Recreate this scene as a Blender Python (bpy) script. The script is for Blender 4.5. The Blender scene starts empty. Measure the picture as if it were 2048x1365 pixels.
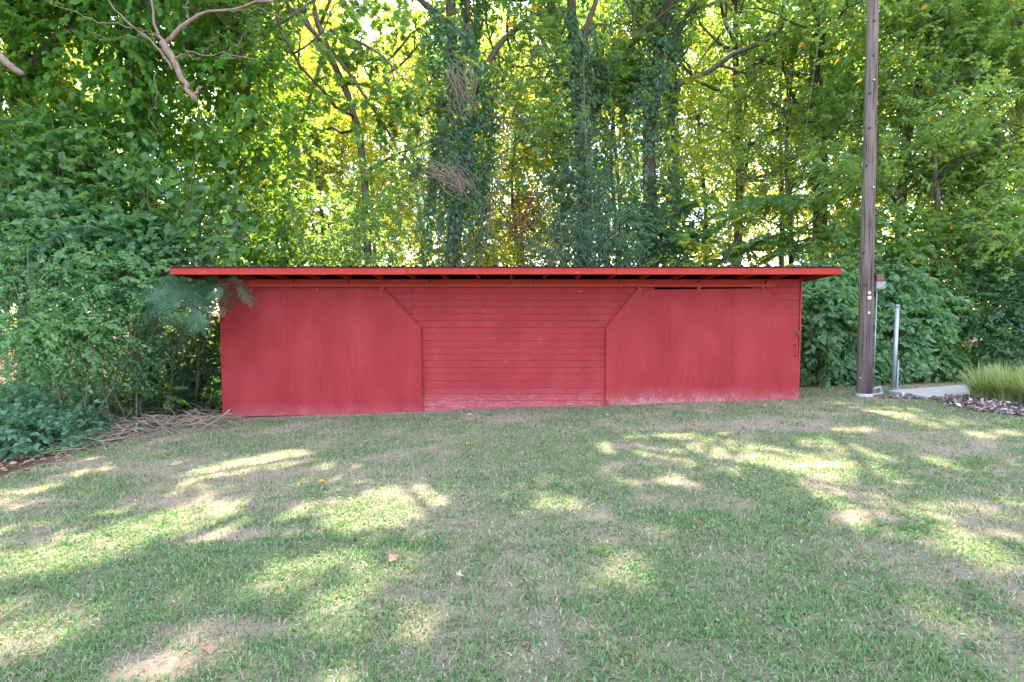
import bpy, math, random
import numpy as np
from mathutils import Vector

# ------------------------------------------------------------------ camera, sky, sun, exposure
SC = bpy.context.scene
F_PX, PW, PH = 1100.0, 2048.0, 1365.0
EYE = np.array([0.0, -10.84, 1.94]); PITCH = math.radians(3.3)
cam_d = bpy.data.cameras.new('camera'); cam = bpy.data.objects.new('camera', cam_d)
SC.collection.objects.link(cam); SC.camera = cam
cam_d.sensor_width = 36; cam_d.lens = F_PX / PW * 36; cam_d.clip_start = 0.05; cam_d.clip_end = 1500
cam.location = EYE; cam.rotation_euler = (math.pi / 2 - PITCH, 0, 0)

SUN_EL, SUN_AZ = math.radians(50), math.radians(2)          # azimuth measured from +Y towards +X
SUNV = np.array([math.cos(SUN_EL) * math.sin(SUN_AZ), math.cos(SUN_EL) * math.cos(SUN_AZ), math.sin(SUN_EL)])
w = bpy.data.worlds.new('World'); SC.world = w; w.use_nodes = True
nt = w.node_tree; nt.nodes.clear()
out = nt.nodes.new('ShaderNodeOutputWorld'); bg = nt.nodes.new('ShaderNodeBackground')
sky = nt.nodes.new('ShaderNodeTexSky'); sky.sky_type = 'NISHITA'; sky.sun_disc = False
sky.sun_elevation = SUN_EL; sky.sun_rotation = SUN_AZ; sky.dust_density = .5; sky.air_density = 1.0
tcn = nt.nodes.new('ShaderNodeTexCoord')
mp = nt.nodes.new('ShaderNodeMapping'); mp.inputs['Scale'].default_value = (1, 1, 2.2)
nz = nt.nodes.new('ShaderNodeTexNoise'); nz.inputs['Scale'].default_value = 3.2; nz.inputs['Detail'].default_value = 7; nz.inputs['Roughness'].default_value = .58
cr = nt.nodes.new('ShaderNodeValToRGB'); cr.color_ramp.elements[0].position = .44; cr.color_ramp.elements[1].position = .66
mx = nt.nodes.new('ShaderNodeMix'); mx.data_type = 'RGBA'
mx.inputs[7].default_value = (7.5, 7.8, 8.4, 1)
nt.links.new(tcn.outputs['Generated'], mp.inputs['Vector']); nt.links.new(mp.outputs[0], nz.inputs['Vector'])
nt.links.new(nz.outputs['Fac'], cr.inputs['Fac']); nt.links.new(cr.outputs['Color'], mx.inputs[0])
nt.links.new(sky.outputs[0], mx.inputs[6]); nt.links.new(mx.outputs[2], bg.inputs['Color'])
bg.inputs['Strength'].default_value = 0.15
nt.links.new(bg.outputs[0], out.inputs[0])
sun_d = bpy.data.lights.new('sun', 'SUN'); sun_d.energy = 4.1; sun_d.angle = math.radians(0.53); sun_d.color = (1.0, .89, .70)
sun = bpy.data.objects.new('sun', sun_d); SC.collection.objects.link(sun)
sun.rotation_euler = Vector(-SUNV).to_track_quat('-Z', 'Y').to_euler(); sun.location = (0, 10, 30)
SC.view_settings.view_transform = 'Standard'; SC.view_settings.look = 'None'; SC.view_settings.gamma = 1
SC.view_settings.use_curve_mapping = False; SC.view_settings.exposure = 2.75
cy = SC.cycles
cy.max_bounces = 8; cy.diffuse_bounces = 5; cy.glossy_bounces = 2; cy.transmission_bounces = 5; cy.transparent_max_bounces = 6
cy.use_denoising = True; cy.sample_clamp_indirect = 6; cy.caustics_reflective = False; cy.caustics_refractive = False
SC.render.engine = 'CYCLES'

# ------------------------------------------------------------------ helpers
rng = np.random.default_rng(7)

def lin(v): return np.asarray(v, float)
def unit(v):
    v = np.asarray(v, float); n = np.linalg.norm(v, axis=-1, keepdims=True); return v / np.maximum(n, 1e-9)

def P(px, py, Y):
    """point of the photograph's pixel on the vertical plane y = Y"""
    xc = (px - PW / 2) / F_PX; yc = -(py - PH / 2) / F_PX
    d = np.array([xc, yc * math.sin(PITCH) + math.cos(PITCH), yc * math.cos(PITCH) - math.sin(PITCH)])
    return EYE + d * ((Y - EYE[1]) / d[1])

def to_px(p):
    q = np.asarray(p, float) - EYE
    dep = q[..., 1] * math.cos(PITCH) - q[..., 2] * math.sin(PITCH)
    up = q[..., 1] * math.sin(PITCH) + q[..., 2] * math.cos(PITCH)
    dep = np.where(np.abs(dep) < .05, .05, dep)
    return q[..., 0] / dep * F_PX + PW / 2, PH / 2 - up / dep * F_PX, dep

def hash2(ix, iy, s):
    h = (ix.astype(np.int64) * 374761393 + iy.astype(np.int64) * 668265263 + s * 974711) & 0x7fffffff
    h = ((h ^ (h >> 13)) * 1274126177) & 0x7fffffff
    return ((h ^ (h >> 16)) & 0xffff) / 65535.0
def vnoise(x, y, s=0):
    x = np.asarray(x, float); y = np.asarray(y, float)
    ix = np.floor(x); iy = np.floor(y); fx = x - ix; fy = y - iy
    fx = fx * fx * (3 - 2 * fx); fy = fy * fy * (3 - 2 * fy)
    a = hash2(ix, iy, s); b = hash2(ix + 1, iy, s); c = hash2(ix, iy + 1, s); d = hash2(ix + 1, iy + 1, s)
    return (a * (1 - fx) + b * fx) * (1 - fy) + (c * (1 - fx) + d * fx) * fy
def fbm(x, y, s=0, o=4):
    t = 0; a = .5; tot = 0
    for k in range(o):
        t = t + a * vnoise(np.asarray(x) * 2 ** k, np.asarray(y) * 2 ** k, s + k); tot += a; a *= .55
    return t / tot
def sstep(a, b, x):
    t = np.clip((x - a) / (b - a), 0, 1); return t * t * (3 - 2 * t)

def ground_z(x, y):
    x = np.asarray(x, float); y = np.asarray(y, float)
    xs = 22 * np.tanh(x / 22)
    z = -0.02 + 0.034 * xs
    f = np.clip(-y, 0, None); z = z + 0.035 * 14 * np.tanh(f / 14)
    b = np.clip(y, 0, None); z = z - 0.012 * 30 * np.tanh(b / 30)
    z = z - 0.045 * np.clip(-6.0 - x, 0, 10)
    z = z + .035 * (fbm(x * .55, y * .55, 3, 3) - .5)
    return z
def G(px, py):
    """ground point under a pixel of the photograph"""
    lo, hi = -10.8, 40.0
    for _ in range(50):
        m = (lo + hi) / 2; p = P(px, py, m)
        if p[2] > ground_z(p[0], p[1]): lo = m
        else: hi = m
    p = P(px, py, lo); p[2] = ground_z(p[0], p[1]); return p

def mesh_np(name, V, polys, mats, smooth=False, mat_idx=None):
    """polys: list of (n,k) index arrays"""
    me = bpy.data.meshes.new(name)
    V = np.asarray(V, np.float32)
    polys = [np.asarray(p, np.int32) for p in polys if len(p)]
    nl = sum(p.size for p in polys); npoly = sum(len(p) for p in polys)
    me.vertices.add(len(V)); me.vertices.foreach_set('co', V.ravel())
    me.loops.add(nl); me.loops.foreach_set('vertex_index', np.concatenate([p.ravel() for p in polys]))
    me.polygons.add(npoly)
    tot = np.concatenate([np.full(len(p), p.shape[1], np.int32) for p in polys])
    me.polygons.foreach_set('loop_start', np.concatenate([[0], np.cumsum(tot)[:-1]]).astype(np.int32))
    if mat_idx is not None: me.polygons.foreach_set('material_index', np.asarray(mat_idx, np.int32))
    me.polygons.foreach_set('use_smooth', np.full(npoly, bool(smooth)))
    me.update(calc_edges=True)
    for m in (mats if isinstance(mats, (list, tuple)) else [mats]): me.materials.append(m)
    return me

def link(name, data, parent=None):
    o = bpy.data.objects.new(name, data); SC.collection.objects.link(o)
    if parent is not None: o.parent = parent
    return o
def tag(o, label, cat, group=None, kind=None):
    if label: o['label'] = label
    if cat: o['category'] = cat
    if group: o['group'] = group
    if kind: o['kind'] = kind
    return o
def thing(name, label, cat, loc=(0, 0, 0), group=None):
    o = link(name, None); o.location = [float(c) for c in loc]; o.empty_display_size = .1
    return tag(o, label, cat, group)

class MB:
    """collects polygons for one mesh"""
    def __init__(s): s.V = []; s.F = {}; s.n = 0
    def add(s, V, *polys):
        V = np.asarray(V, float)
        for p in polys:
            p = np.asarray(p, int)
            if p.ndim == 1: p = p[None]
            s.F.setdefault(p.shape[1], []).append(p + s.n)
        s.V.append(V); s.n += len(V); return s
    def box(s, a, b):
        x0, y0, z0 = a; x1, y1, z1 = b
        V = [(x0,y0,z0),(x1,y0,z0),(x1,y1,z0),(x0,y1,z0),(x0,y0,z1),(x1,y0,z1),(x1,y1,z1),(x0,y1,z1)]
        return s.add(V, [(0,3,2,1),(4,5,6,7),(0,1,5,4),(1,2,6,5),(2,3,7,6),(3,0,4,7)])
    def prism(s, poly, y0, y1):
        """polygon in x,z extruded along y (y0 in front)"""
        n = len(poly); V = [(x, y0, z) for x, z in poly] + [(x, y1, z) for x, z in poly]
        s.add(V, [list(range(n))], [list(range(2 * n - 1, n - 1, -1))])
        s.F.setdefault(4, []).append(np.array([(i, i + n, (i + 1) % n + n, (i + 1) % n) for i in range(n)]) + s.n - 2 * n)
        return s
    def tube(s, pts, rad, k=6, cap=True):
        pts = np.asarray(pts, float); n = len(pts); rad = np.broadcast_to(np.asarray(rad, float), (n,))
        t = np.gradient(pts, axis=0); t = unit(t)
        ref = np.array([0, 1, 0.]) if abs(t[:, 1]).mean() < .8 else np.array([1., 0, 0])
        u = unit(np.cross(t, ref)); v = np.cross(t, u)
        a = np.arange(k) * 2 * math.pi / k
        V = pts[:, None] + rad[:, None, None] * (np.cos(a)[None, :, None] * u[:, None] + np.sin(a)[None, :, None] * v[:, None])
        i = np.arange(n - 1)[:, None]; j = np.arange(k)[None]; jn = (j + 1) % k
        f = np.stack([i * k + j, i * k + jn, (i + 1) * k + jn, (i + 1) * k + j], -1).reshape(-1, 4)
        s.add(V.reshape(-1, 3), f)
        if cap and k > 2:
            s.F.setdefault(k, []).append(np.array([list(range(k - 1, -1, -1)), list(range((n - 1) * k, n * k))]) + s.n - n * k)
        return s
    def mesh(s, name, mats, smooth=False, off=(0, 0, 0)):
        return mesh_np(name, np.concatenate(s.V) - np.asarray(off, float), [np.concatenate(v) for v in s.F.values()], mats, smooth)
    def build(s, name, mats, parent=None, smooth=False, off=(0, 0, 0)):
        return link(name, s.mesh(name, mats, smooth, off), parent)

def bevel(o, wdt=.004):
    m = o.modifiers.new('bevel', 'BEVEL'); m.width = wdt; m.segments = 1; m.limit_method = 'ANGLE'; return o

# ------------------------------------------------------------------ materials
class NT:
    def __init__(s, name):
        s.m = bpy.data.materials.new(name); s.m.use_nodes = True; s.t = s.m.node_tree; s.t.nodes.clear()
        s.out = s.n('ShaderNodeOutputMaterial')
    def n(s, typ, **kw):
        nd = s.t.nodes.new(typ)
        for k, v in kw.items(): setattr(nd, k, v)
        return nd
    def l(s, a, b): s.t.links.new(a, b)
    def coord(s, kind='Object', scale=(1, 1, 1)):
        if kind == 'World': c = s.n('ShaderNodeNewGeometry').outputs['Position']
        else: c = s.n('ShaderNodeTexCoord').outputs[kind]
        m = s.n('ShaderNodeMapping'); m.inputs['Scale'].default_value = scale; s.l(c, m.inputs['Vector']); return m.outputs[0]
    def noise(s, vec, scale, detail=4, rough=.55, dist=0):
        q = s.n('ShaderNodeTexNoise'); q.inputs['Scale'].default_value = scale; q.inputs['Detail'].default_value = detail
        q.inputs['Roughness'].default_value = rough; q.inputs['Distortion'].default_value = dist
        s.l(vec, q.inputs['Vector']); return q.outputs['Fac']
    def ramp(s, fac, *stops):
        r = s.n('ShaderNodeValToRGB'); e = r.color_ramp.elements
        while len(e) < len(stops): e.new(.5)
        for i, (p, c) in enumerate(stops):
            e[i].position = p; e[i].color = (c, c, c, 1) if isinstance(c, (int, float)) else (*c, 1)
        s.l(fac, r.inputs[0]); return r.outputs[0]
    def mix(s, f, a, b, mode='MIX'):
        q = s.n('ShaderNodeMix', data_type='RGBA', blend_type=mode)
        for ix, v in ((0, f), (6, a), (7, b)):
            sock = q.inputs[ix]
            if isinstance(v, (int, float)): sock.default_value = v if ix == 0 else (v, v, v, 1)
            elif isinstance(v, tuple): sock.default_value = (*v, 1)
            else: s.l(v, sock)
        return q.outputs[2]
    def math(s, op, a, b=None, clamp=False):
        q = s.n('ShaderNodeMath', operation=op); q.use_clamp = clamp
        for i, v in enumerate((a, b)):
            if v is None: continue
            if isinstance(v, (int, float)): q.inputs[i].default_value = v
            else: s.l(v, q.inputs[i])
        return q.outputs[0]
    def pbr(s, col, rough=.7, bump=None, bstr=.3, bdist=.01, metal=0, spec=.3):
        b = s.n('ShaderNodeBsdfPrincipled')
        if isinstance(col, tuple): b.inputs['Base Color'].default_value = (*col, 1)
        else: s.l(col, b.inputs['Base Color'])
        if isinstance(rough, (int, float)): b.inputs['Roughness'].default_value = rough
        else: s.l(rough, b.inputs['Roughness'])
        b.inputs['Metallic'].default_value = metal; b.inputs['Specular IOR Level'].default_value = spec
        if bump is not None:
            q = s.n('ShaderNodeBump'); q.inputs['Strength'].default_value = bstr; q.inputs['Distance'].default_value = bdist
            s.l(bump, q.inputs['Height']); s.l(q.outputs[0], b.inputs['Normal'])
        s.l(b.outputs[0], s.out.inputs[0]); return s.m

def leaf_mat(name, dark, light, trans, tfac=.45, odd=None, odd_at=.985, spec=.4, rough=.4):
    s = NT(name)
    r = s.n('ShaderNodeNewGeometry').outputs['Random Per Island']
    stops = [(0.0, dark), (.55, tuple((a + b) / 2 for a, b in zip(dark, light))), (.95, light)]
    if odd: stops += [(odd_at, light), (min(odd_at + .004, 1), odd)]
    col = s.ramp(r, *stops)
    tr = s.mix(.5, col, trans)
    if odd:
        isodd = s.math('GREATER_THAN', r, odd_at + .002); tr = s.mix(isodd, tr, odd)
    tr = s.mix(1.0, tr, (2.5, 2.4, 1.7), 'MULTIPLY')
    b = s.n('ShaderNodeBsdfPrincipled'); s.l(col, b.inputs['Base Color'])
    b.inputs['Roughness'].default_value = rough; b.inputs['Specular IOR Level'].default_value = spec
    t = s.n('ShaderNodeBsdfTranslucent'); s.l(tr, t.inputs['Color'])
    x = s.n('ShaderNodeMixShader'); x.inputs[0].default_value = tfac
    s.l(b.outputs[0], x.inputs[1]); s.l(t.outputs[0], x.inputs[2]); s.l(x.outputs[0], s.out.inputs[0]); return s.m

M = {}
M['ivy'] = leaf_mat('ivy_leaf', (.028, .090, .016), (.085, .185, .032), (.20, .34, .02), .45, spec=.25, rough=.5)
M['dark'] = leaf_mat('dark_leaf', (.030, .080, .045), (.075, .145, .085), (.13, .26, .04), .38, spec=.45, rough=.38)
M['mid'] = leaf_mat('mid_leaf', (.045, .105, .045), (.10, .18, .080), (.24, .34, .03), .48)
M['maple'] = leaf_mat('lobed_leaf', (.045, .105, .045), (.10, .18, .075), (.26, .35, .03), .48, (.55, .22, .02), .985)
M['bright'] = leaf_mat('sunny_leaf', (.065, .115, .022), (.15, .19, .040), (.46, .44, .04), .6)
M['right'] = leaf_mat('tulip_leaf', (.050, .12, .052), (.13, .22, .100), (.32, .42, .05), .52, (.60, .26, .02), .990, spec=.45, rough=.38)
M['lance'] = leaf_mat('narrow_leaf', (.045, .090, .065), (.10, .17, .12), (.12, .22, .06), .38)
M['bluish'] = leaf_mat('bluish_leaf', (.045, .115, .075), (.11, .20, .130), (.12, .26, .08), .35)
M['privet'] = leaf_mat('small_leaf', (.045, .125, .070), (.14, .26, .14), (.15, .30, .05), .40)
M['broad'] = leaf_mat('broad_leaf', (.045, .12, .065), (.13, .23, .125), (.19, .34, .06), .40, spec=.5, rough=.36)
M['ivy_pale'] = leaf_mat('pale_ivy_leaf', (.035, .105, .035), (.11, .21, .080), (.20, .34, .03), .43)
M['pale'] = leaf_mat('pale_leaf', (.06, .14, .07), (.16, .28, .15), (.24, .38, .08), .45)
M['dead'] = leaf_mat('dead_leaf', (.16, .07, .04), (.30, .16, .09), (.3, .15, .06), .3)

def bark_mat(name, c1, c2, zs=1.0):
    s = NT(name); v = s.coord('World', (9, 9, 1.6 * zs)); n = s.noise(v, 1.6, 6, .65, .6)
    big = s.noise(s.coord('World'), 1.1, 3)
    col = s.mix(s.ramp(big, (.35, 0.), (.7, .5)), s.ramp(n, (.3, c1), (.7, c2)), (.10, .12, .07))
    return s.pbr(col, .9, n, .8, .03, spec=.1)
M['bark'] = bark_mat('grey_bark', (.05, .040, .032), (.16, .13, .105))
M['bark_pink'] = bark_mat('bare_dead_wood', (.12, .075, .065), (.33, .22, .185), .5)
M['twig'] = bark_mat('dry_twig', (.15, .10, .08), (.34, .25, .21))
M['vine'] = bark_mat('vine_stem', (.14, .09, .08), (.27, .19, .17))

def wx0(px): return P(px, 640, 0)[0]
def paint_mat(name, vertical, chip_z, chip_amt, tone=1.0, chip_span=.35, thr0=.735, orange=0., stain=None):
    s = NT(name)
    sc = (13.0, 3.0, 1.1) if vertical else (.55, 3.0, 9.0)
    v = s.coord('Object', sc); vf = s.coord('Object', tuple(c * 5 for c in sc)); o = s.coord('Object')
    big = s.noise(o, .9, 4, .6); grain = s.noise(v, 2.0, 6, .7, .5); fine = s.noise(vf, 2.2, 4, .7)
    inf = s.n('ShaderNodeObjectInfo').outputs['Random']
    base = s.ramp(big, (.25, (.21 * tone, .017, .021)), (.75, (.275 * tone, .025, .028)))
    base = s.mix(s.math('MULTIPLY', inf, .0 if vertical else .035), base, (.30, .020, .034))
    if orange: base = s.mix(orange, base, (.38 * tone, .046, .018))
    area = s.ramp(s.noise(o, .55, 2), (.46, 0.), (.66, 1.))
    if stain:                                               # bare weathered grain in one part of the sheet
        d3 = s.n('ShaderNodeVectorMath', operation='DISTANCE'); m3 = s.n('ShaderNodeMapping'); m3.inputs['Scale'].default_value = (1 / stain[2], 0, 1 / stain[3])
        s.l(s.n('ShaderNodeTexCoord').outputs['Object'], m3.inputs['Vector']); s.l(m3.outputs[0], d3.inputs[0]); d3.inputs[1].default_value = (stain[0] / stain[2], 0, stain[1] / stain[3])
        loc = s.ramp(s.math('ADD', d3.outputs['Value'], s.math('MULTIPLY', s.math('SUBTRACT', s.noise(o, 2.2, 5, .65), .5), 1.3)), (.35, 1.), (1., 0.))
        area = s.math('MAXIMUM', s.math('MULTIPLY', area, .55), loc)
    fade = s.ramp(s.noise(s.coord('Object', (1.4, 1, .7)), 1.3, 5, .6), (.42, 0.), (.68, 1.)); base = s.mix(s.math('MULTIPLY', fade, .26), base, (.36, .055, .066))
    streak = s.math('MULTIPLY', s.ramp(grain, (.52, 0.), (.66, 1.)), area)
    base = s.mix(s.math('MULTIPLY', streak, .7 if vertical else .5), base, (.15, .014, .03))
    base = s.mix(s.math('MULTIPLY', s.ramp(fine, (.55, 0.), (.75, 1.)), .16), base, (.55, .10, .12))
    z = s.n('ShaderNodeSeparateXYZ'); s.l(s.n('ShaderNodeTexCoord').outputs['Object'], z.inputs[0])
    zw = s.math('ADD', z.outputs[2], s.math('MULTIPLY', s.math('SUBTRACT', s.noise(o, 1.7, 5, .65), .5), 1.1 * chip_span))
    low = s.math('DIVIDE', s.math('SUBTRACT', chip_z, zw), chip_span, True)
    ch = s.noise(s.coord('Object', tuple(c * 2.2 for c in sc)), 4.0, 6, .75)
    patch = s.noise(o, 2.3, 4, .6)
    thr = s.math('SUBTRACT', thr0, s.math('ADD', s.math('MULTIPLY', low, chip_amt), s.math('MULTIPLY', patch, .12)))
    chip = s.math('MULTIPLY', s.math('SUBTRACT', ch, thr), 14., True)
    wood = s.ramp(fine, (.3, (.34, .22, .22)), (.7, (.55, .45, .43)))
    col = s.mix(s.math('MULTIPLY', chip, .8), base, wood)
    dusty = s.math('MULTIPLY', low, s.math('MULTIPLY', patch, .55)); col = s.mix(dusty, col, (.46, .17, .20))
    h = s.math('ADD', s.math('MULTIPLY', grain, .6), s.math('MULTIPLY', chip, -.6))
    return s.pbr(col, s.ramp(grain, (.3, .55), (.7, .75)), h, .35, .006, spec=.14)
M['board'] = paint_mat('red_board_paint', False, .42, .10, 1.0, .40, .70)
M['trim'] = paint_mat('red_trim_paint', False, -9, 0, 1.06, .35, .68, .45)
M['door_left'] = paint_mat('red_door_paint', True, .10, .12, 1.0, .3, .71, 0., (wx0(690), .62, 1.25, .75))
M['door_right'] = paint_mat('red_weathered_door_paint', True, .42, .19, 1.0, .34, .715, 0., (wx0(1420), .55, .9, .8))
s = NT('roof_metal'); n = s.noise(s.coord('Object'), 3, 5)
M['roof'] = s.pbr(s.ramp(n, (.35, (.10, .06, .05)), (.65, (.30, .27, .26))), .45, n, .1, .01, .55)
s = NT('dark_iron'); n = s.noise(s.coord('Object'), 40, 4)
M['iron'] = s.pbr(s.ramp(n, (.3, (.06, .03, .03)), (.7, (.16, .08, .07))), .6, n, .2, .003, .4)
s = NT('raw_timber'); n = s.noise(s.coord('Object', (6, 1, 6)), 3, 5)
M['timber'] = s.pbr(s.ramp(n, (.3, (.10, .05, .04)), (.7, (.22, .11, .08))), .85, n, .3, .01)
s = NT('galvanised'); n = s.noise(s.coord('Object'), 30, 4)
M['galv'] = s.pbr(s.ramp(n, (.3, (.24, .25, .28)), (.7, (.38, .39, .43))), .45, n, .1, .003, .55)
s = NT('concrete'); n = s.noise(s.coord('World'), 6, 7, .65); n2 = s.noise(s.coord('World'), 90, 3)
M['concrete'] = s.pbr(s.mix(.35, s.ramp(n, (.3, (.27, .23, .22)), (.7, (.46, .41, .40))), s.ramp(n2, (.3, .2), (.7, .5))), .9, n2, .3, .005)
s = NT('white_tag'); M['white'] = s.pbr((.75, .75, .72), .5)
s = NT('red_brown_cover'); M['cover'] = s.pbr(s.ramp(s.noise(s.coord('Object'), 20, 3), (.3, (.10, .035, .028)), (.7, (.17, .06, .05))), .6)

s = NT('pole_wood')                                         # creosoted pole, lichen on one flank
v = s.coord('Object', (16, 16, .7)); gr = s.noise(v, 1.4, 7, .7, .4); big = s.noise(s.coord('Object', (3, 3, .5)), 1.5, 4)
xyz = s.n('ShaderNodeSeparateXYZ'); s.l(s.n('ShaderNodeTexCoord').outputs['Object'], xyz.inputs[0])
col = s.ramp(gr, (.32, (.055, .032, .037)), (.68, (.19, .12, .13)))
lowd = s.math('DIVIDE', s.math('SUBTRACT', 3.0, xyz.outputs[2]), 3.0, True)
col = s.mix(s.math('MULTIPLY', lowd, s.ramp(big, (.35, .35), (.6, .92))), col, (.045, .022, .030))
lich = s.math('MULTIPLY', s.math('MULTIPLY', s.math('SUBTRACT', -.03, xyz.outputs[0]), 12, True), s.ramp(s.noise(s.coord('Object', (9, 9, 1)), 2, 5), (.3, .25), (.6, 1.)))
col = s.mix(s.math('MULTIPLY', lich, .5), col, (.19, .20, .145))
rust = s.math('MULTIPLY', s.math('SUBTRACT', xyz.outputs[0], .09), 14, True)
col = s.mix(s.math('MULTIPLY', rust, .6), col, (.20, .085, .06))
crack = s.ramp(s.noise(s.coord('Object', (40, 40, .9)), 1.2, 3, .5), (.36, 1.), (.43, 0.))
col = s.mix(s.math('MULTIPLY', crack, .7), col, (.03, .018, .02))
M['pole'] = s.pbr(col, .8, s.math('SUBTRACT', gr, crack), .7, .015, spec=.15)

s = NT('knot_wood'); M['knot'] = s.pbr(s.ramp(s.noise(s.coord('Object'), 60, 4), (.3, (.03, .018, .018)), (.7, (.09, .055, .055))), .9)
s = NT('grass_blade')                                       # green .. straw by the blade's own dryness
at = s.n('ShaderNodeAttribute', attribute_name='dry').outputs['Fac']; r = s.n('ShaderNodeNewGeometry').outputs['Random Per Island']
green = s.ramp(r, (0., (.055, .135, .048)), (.5, (.112, .21, .076)), (1., (.23, .32, .14)))
straw = s.ramp(r, (0., (.25, .18, .155)), (.5, (.38, .295, .25)), (1., (.48, .395, .345)))
col = s.mix(at, green, straw)
b = s.n('ShaderNodeBsdfPrincipled'); s.l(col, b.inputs['Base Color']); b.inputs['Roughness'].default_value = .5; b.inputs['Specular IOR Level'].default_value = .3
t = s.n('ShaderNodeBsdfTranslucent'); s.l(s.mix(1.0, col, (1.5, 1.5, .9), 'MULTIPLY'), t.inputs[0])
x = s.n('ShaderNodeMixShader'); x.inputs[0].default_value = .35
s.l(b.outputs[0], x.inputs[1]); s.l(t.outputs[0], x.inputs[2]); s.l(x.outputs[0], s.out.inputs[0]); M['grass'] = s.m

s = NT('lawn_ground')
gre = s.n('ShaderNodeAttribute', attribute_name='green').outputs['Fac']; fo = s.n('ShaderNodeAttribute', attribute_name='forest').outputs['Fac']
wv = s.coord('World'); f1 = s.noise(wv, 28, 6, .7); f2 = s.noise(wv, 110, 4, .7); f3 = s.noise(s.coord('World', (1, 2.2, 1)), 60, 5, .75)
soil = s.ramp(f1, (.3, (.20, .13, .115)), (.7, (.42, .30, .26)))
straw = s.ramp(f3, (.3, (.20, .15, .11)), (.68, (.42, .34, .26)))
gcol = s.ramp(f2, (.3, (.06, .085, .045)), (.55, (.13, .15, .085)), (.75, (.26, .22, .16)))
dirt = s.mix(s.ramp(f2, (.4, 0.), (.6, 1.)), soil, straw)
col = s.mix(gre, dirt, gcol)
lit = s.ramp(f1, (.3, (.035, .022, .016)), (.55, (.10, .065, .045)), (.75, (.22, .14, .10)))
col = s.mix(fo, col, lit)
M['ground'] = s.pbr(col, .95, f2, .8, .02, spec=.1)
s = NT('mulch_chip'); r = s.n('ShaderNodeNewGeometry').outputs['Random Per Island']
M['mulch'] = s.pbr(s.ramp(r, (0., (.07, .045, .045)), (.6, (.20, .13, .125)), (.85, (.33, .26, .25)), (1., (.60, .55, .52))), .9)
s = NT('litter_leaf'); r = s.n('ShaderNodeNewGeometry').outputs['Random Per Island']
M['litter'] = s.pbr(s.ramp(r, (0., (.06, .035, .025)), (.5, (.17, .09, .06)), (1., (.36, .22, .15))), .9)
s = NT('fallen_leaf_tan'); M['fall_tan'] = s.pbr(s.ramp(s.noise(s.coord('Object'), 30, 4), (.3, (.19, .11, .075)), (.7, (.34, .22, .16))), .7)
s = NT('fallen_leaf_yellow'); M['fall_yellow'] = s.pbr(s.ramp(s.noise(s.coord('Object'), 30, 4), (.3, (.55, .28, .03)), (.7, (.65, .42, .08))), .6)
s = NT('fallen_leaf_pale'); M['fall_pale'] = s.pbr(s.ramp(s.noise(s.coord('Object'), 30, 4), (.3, (.34, .23, .19)), (.7, (.50, .38, .32))), .7)

# ------------------------------------------------------------------ leaf machinery
def fold(h, pts): return np.array(pts, float)
LEAF = {
 'diamond': (np.array([(0,0,0),(.42,.30,.07),(1,0,-.10),(.42,-.30,.07)]), np.array([(0,2,1),(0,3,2)])),
 'lance': (np.array([(0,0,0),(.45,.13,.03),(1,0,-.12),(.45,-.13,.03)]), np.array([(0,2,1),(0,3,2)])),
 'ovate': (np.array([(0,0,0),(.25,.27,.06),(.68,.22,.02),(1,0,-.14),(.68,-.22,.02),(.25,-.27,.06)]), np.array([(0,3,2),(0,2,1),(0,4,3),(0,5,4)])),
 'ivy': (np.array([(0,0,0),(-.12,.30,.03),(.30,.40,.05),(1,0,-.12),(.30,-.40,.05),(-.12,-.30,.03)]), np.array([(0,3,2),(0,2,1),(0,4,3),(0,5,4)])),
}
_r = [(0,0),(-.05,.22),(.10,.46),(.26,.27),(.52,.56),(.60,.24),(1,0)]
_ring = _r + [(x, -y) for x, y in _r[-2:0:-1]]
LEAF['lobed'] = (np.array([(.36,0,-.05)] + [(x, y, .10 * abs(y) - .12 * max(x - .4, 0)) for x, y in _ring]),
                 np.array([(0, i + 1, (i + 1) % len(_ring) + 1) for i in range(len(_ring))]))

# sunny places on the lawn, as centre, half axes and tilt on the picture: no leaf hangs in the sun's way there
SUNNY = [(545,925,62,19,-10),(400,955,85,14,-22),(690,930,55,9,-8),(45,992,70,9,-14),(110,1115,150,30,-17),(330,1055,150,24,-19),(470,1050,120,22,-12),
 (770,1018,125,36,-10),(560,1165,70,36,-20),(25,1262,70,48,-20),(620,965,50,10,-10),(430,1225,70,22,-25),(900,1000,40,12,0),
 (1330,872,60,7,0),(1232,894,45,12,0),(1312,908,45,9,0),(1325,965,55,17,0),(1480,918,105,22,5),(1655,885,62,13,0),(1650,932,115,24,4),(1735,905,60,14,8),
 (1840,838,85,12,4),(1700,862,40,8,0),(1800,822,60,6,0),(1690,1028,62,16,25),(1245,1128,28,36,0),(1112,1012,60,16,10),(1560,1045,40,12,0),
 (1945,1110,75,26,15),(2035,1000,35,14,0),(1290,1190,30,18,0),(1900,1015,70,14,10),(1960,870,60,8,0),(1850,925,70,10,8),(1030,985,30,10,0),(700,1120,60,18,-15),(200,1240,60,20,-20)]
SUNNY = np.array(SUNNY, float)
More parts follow.
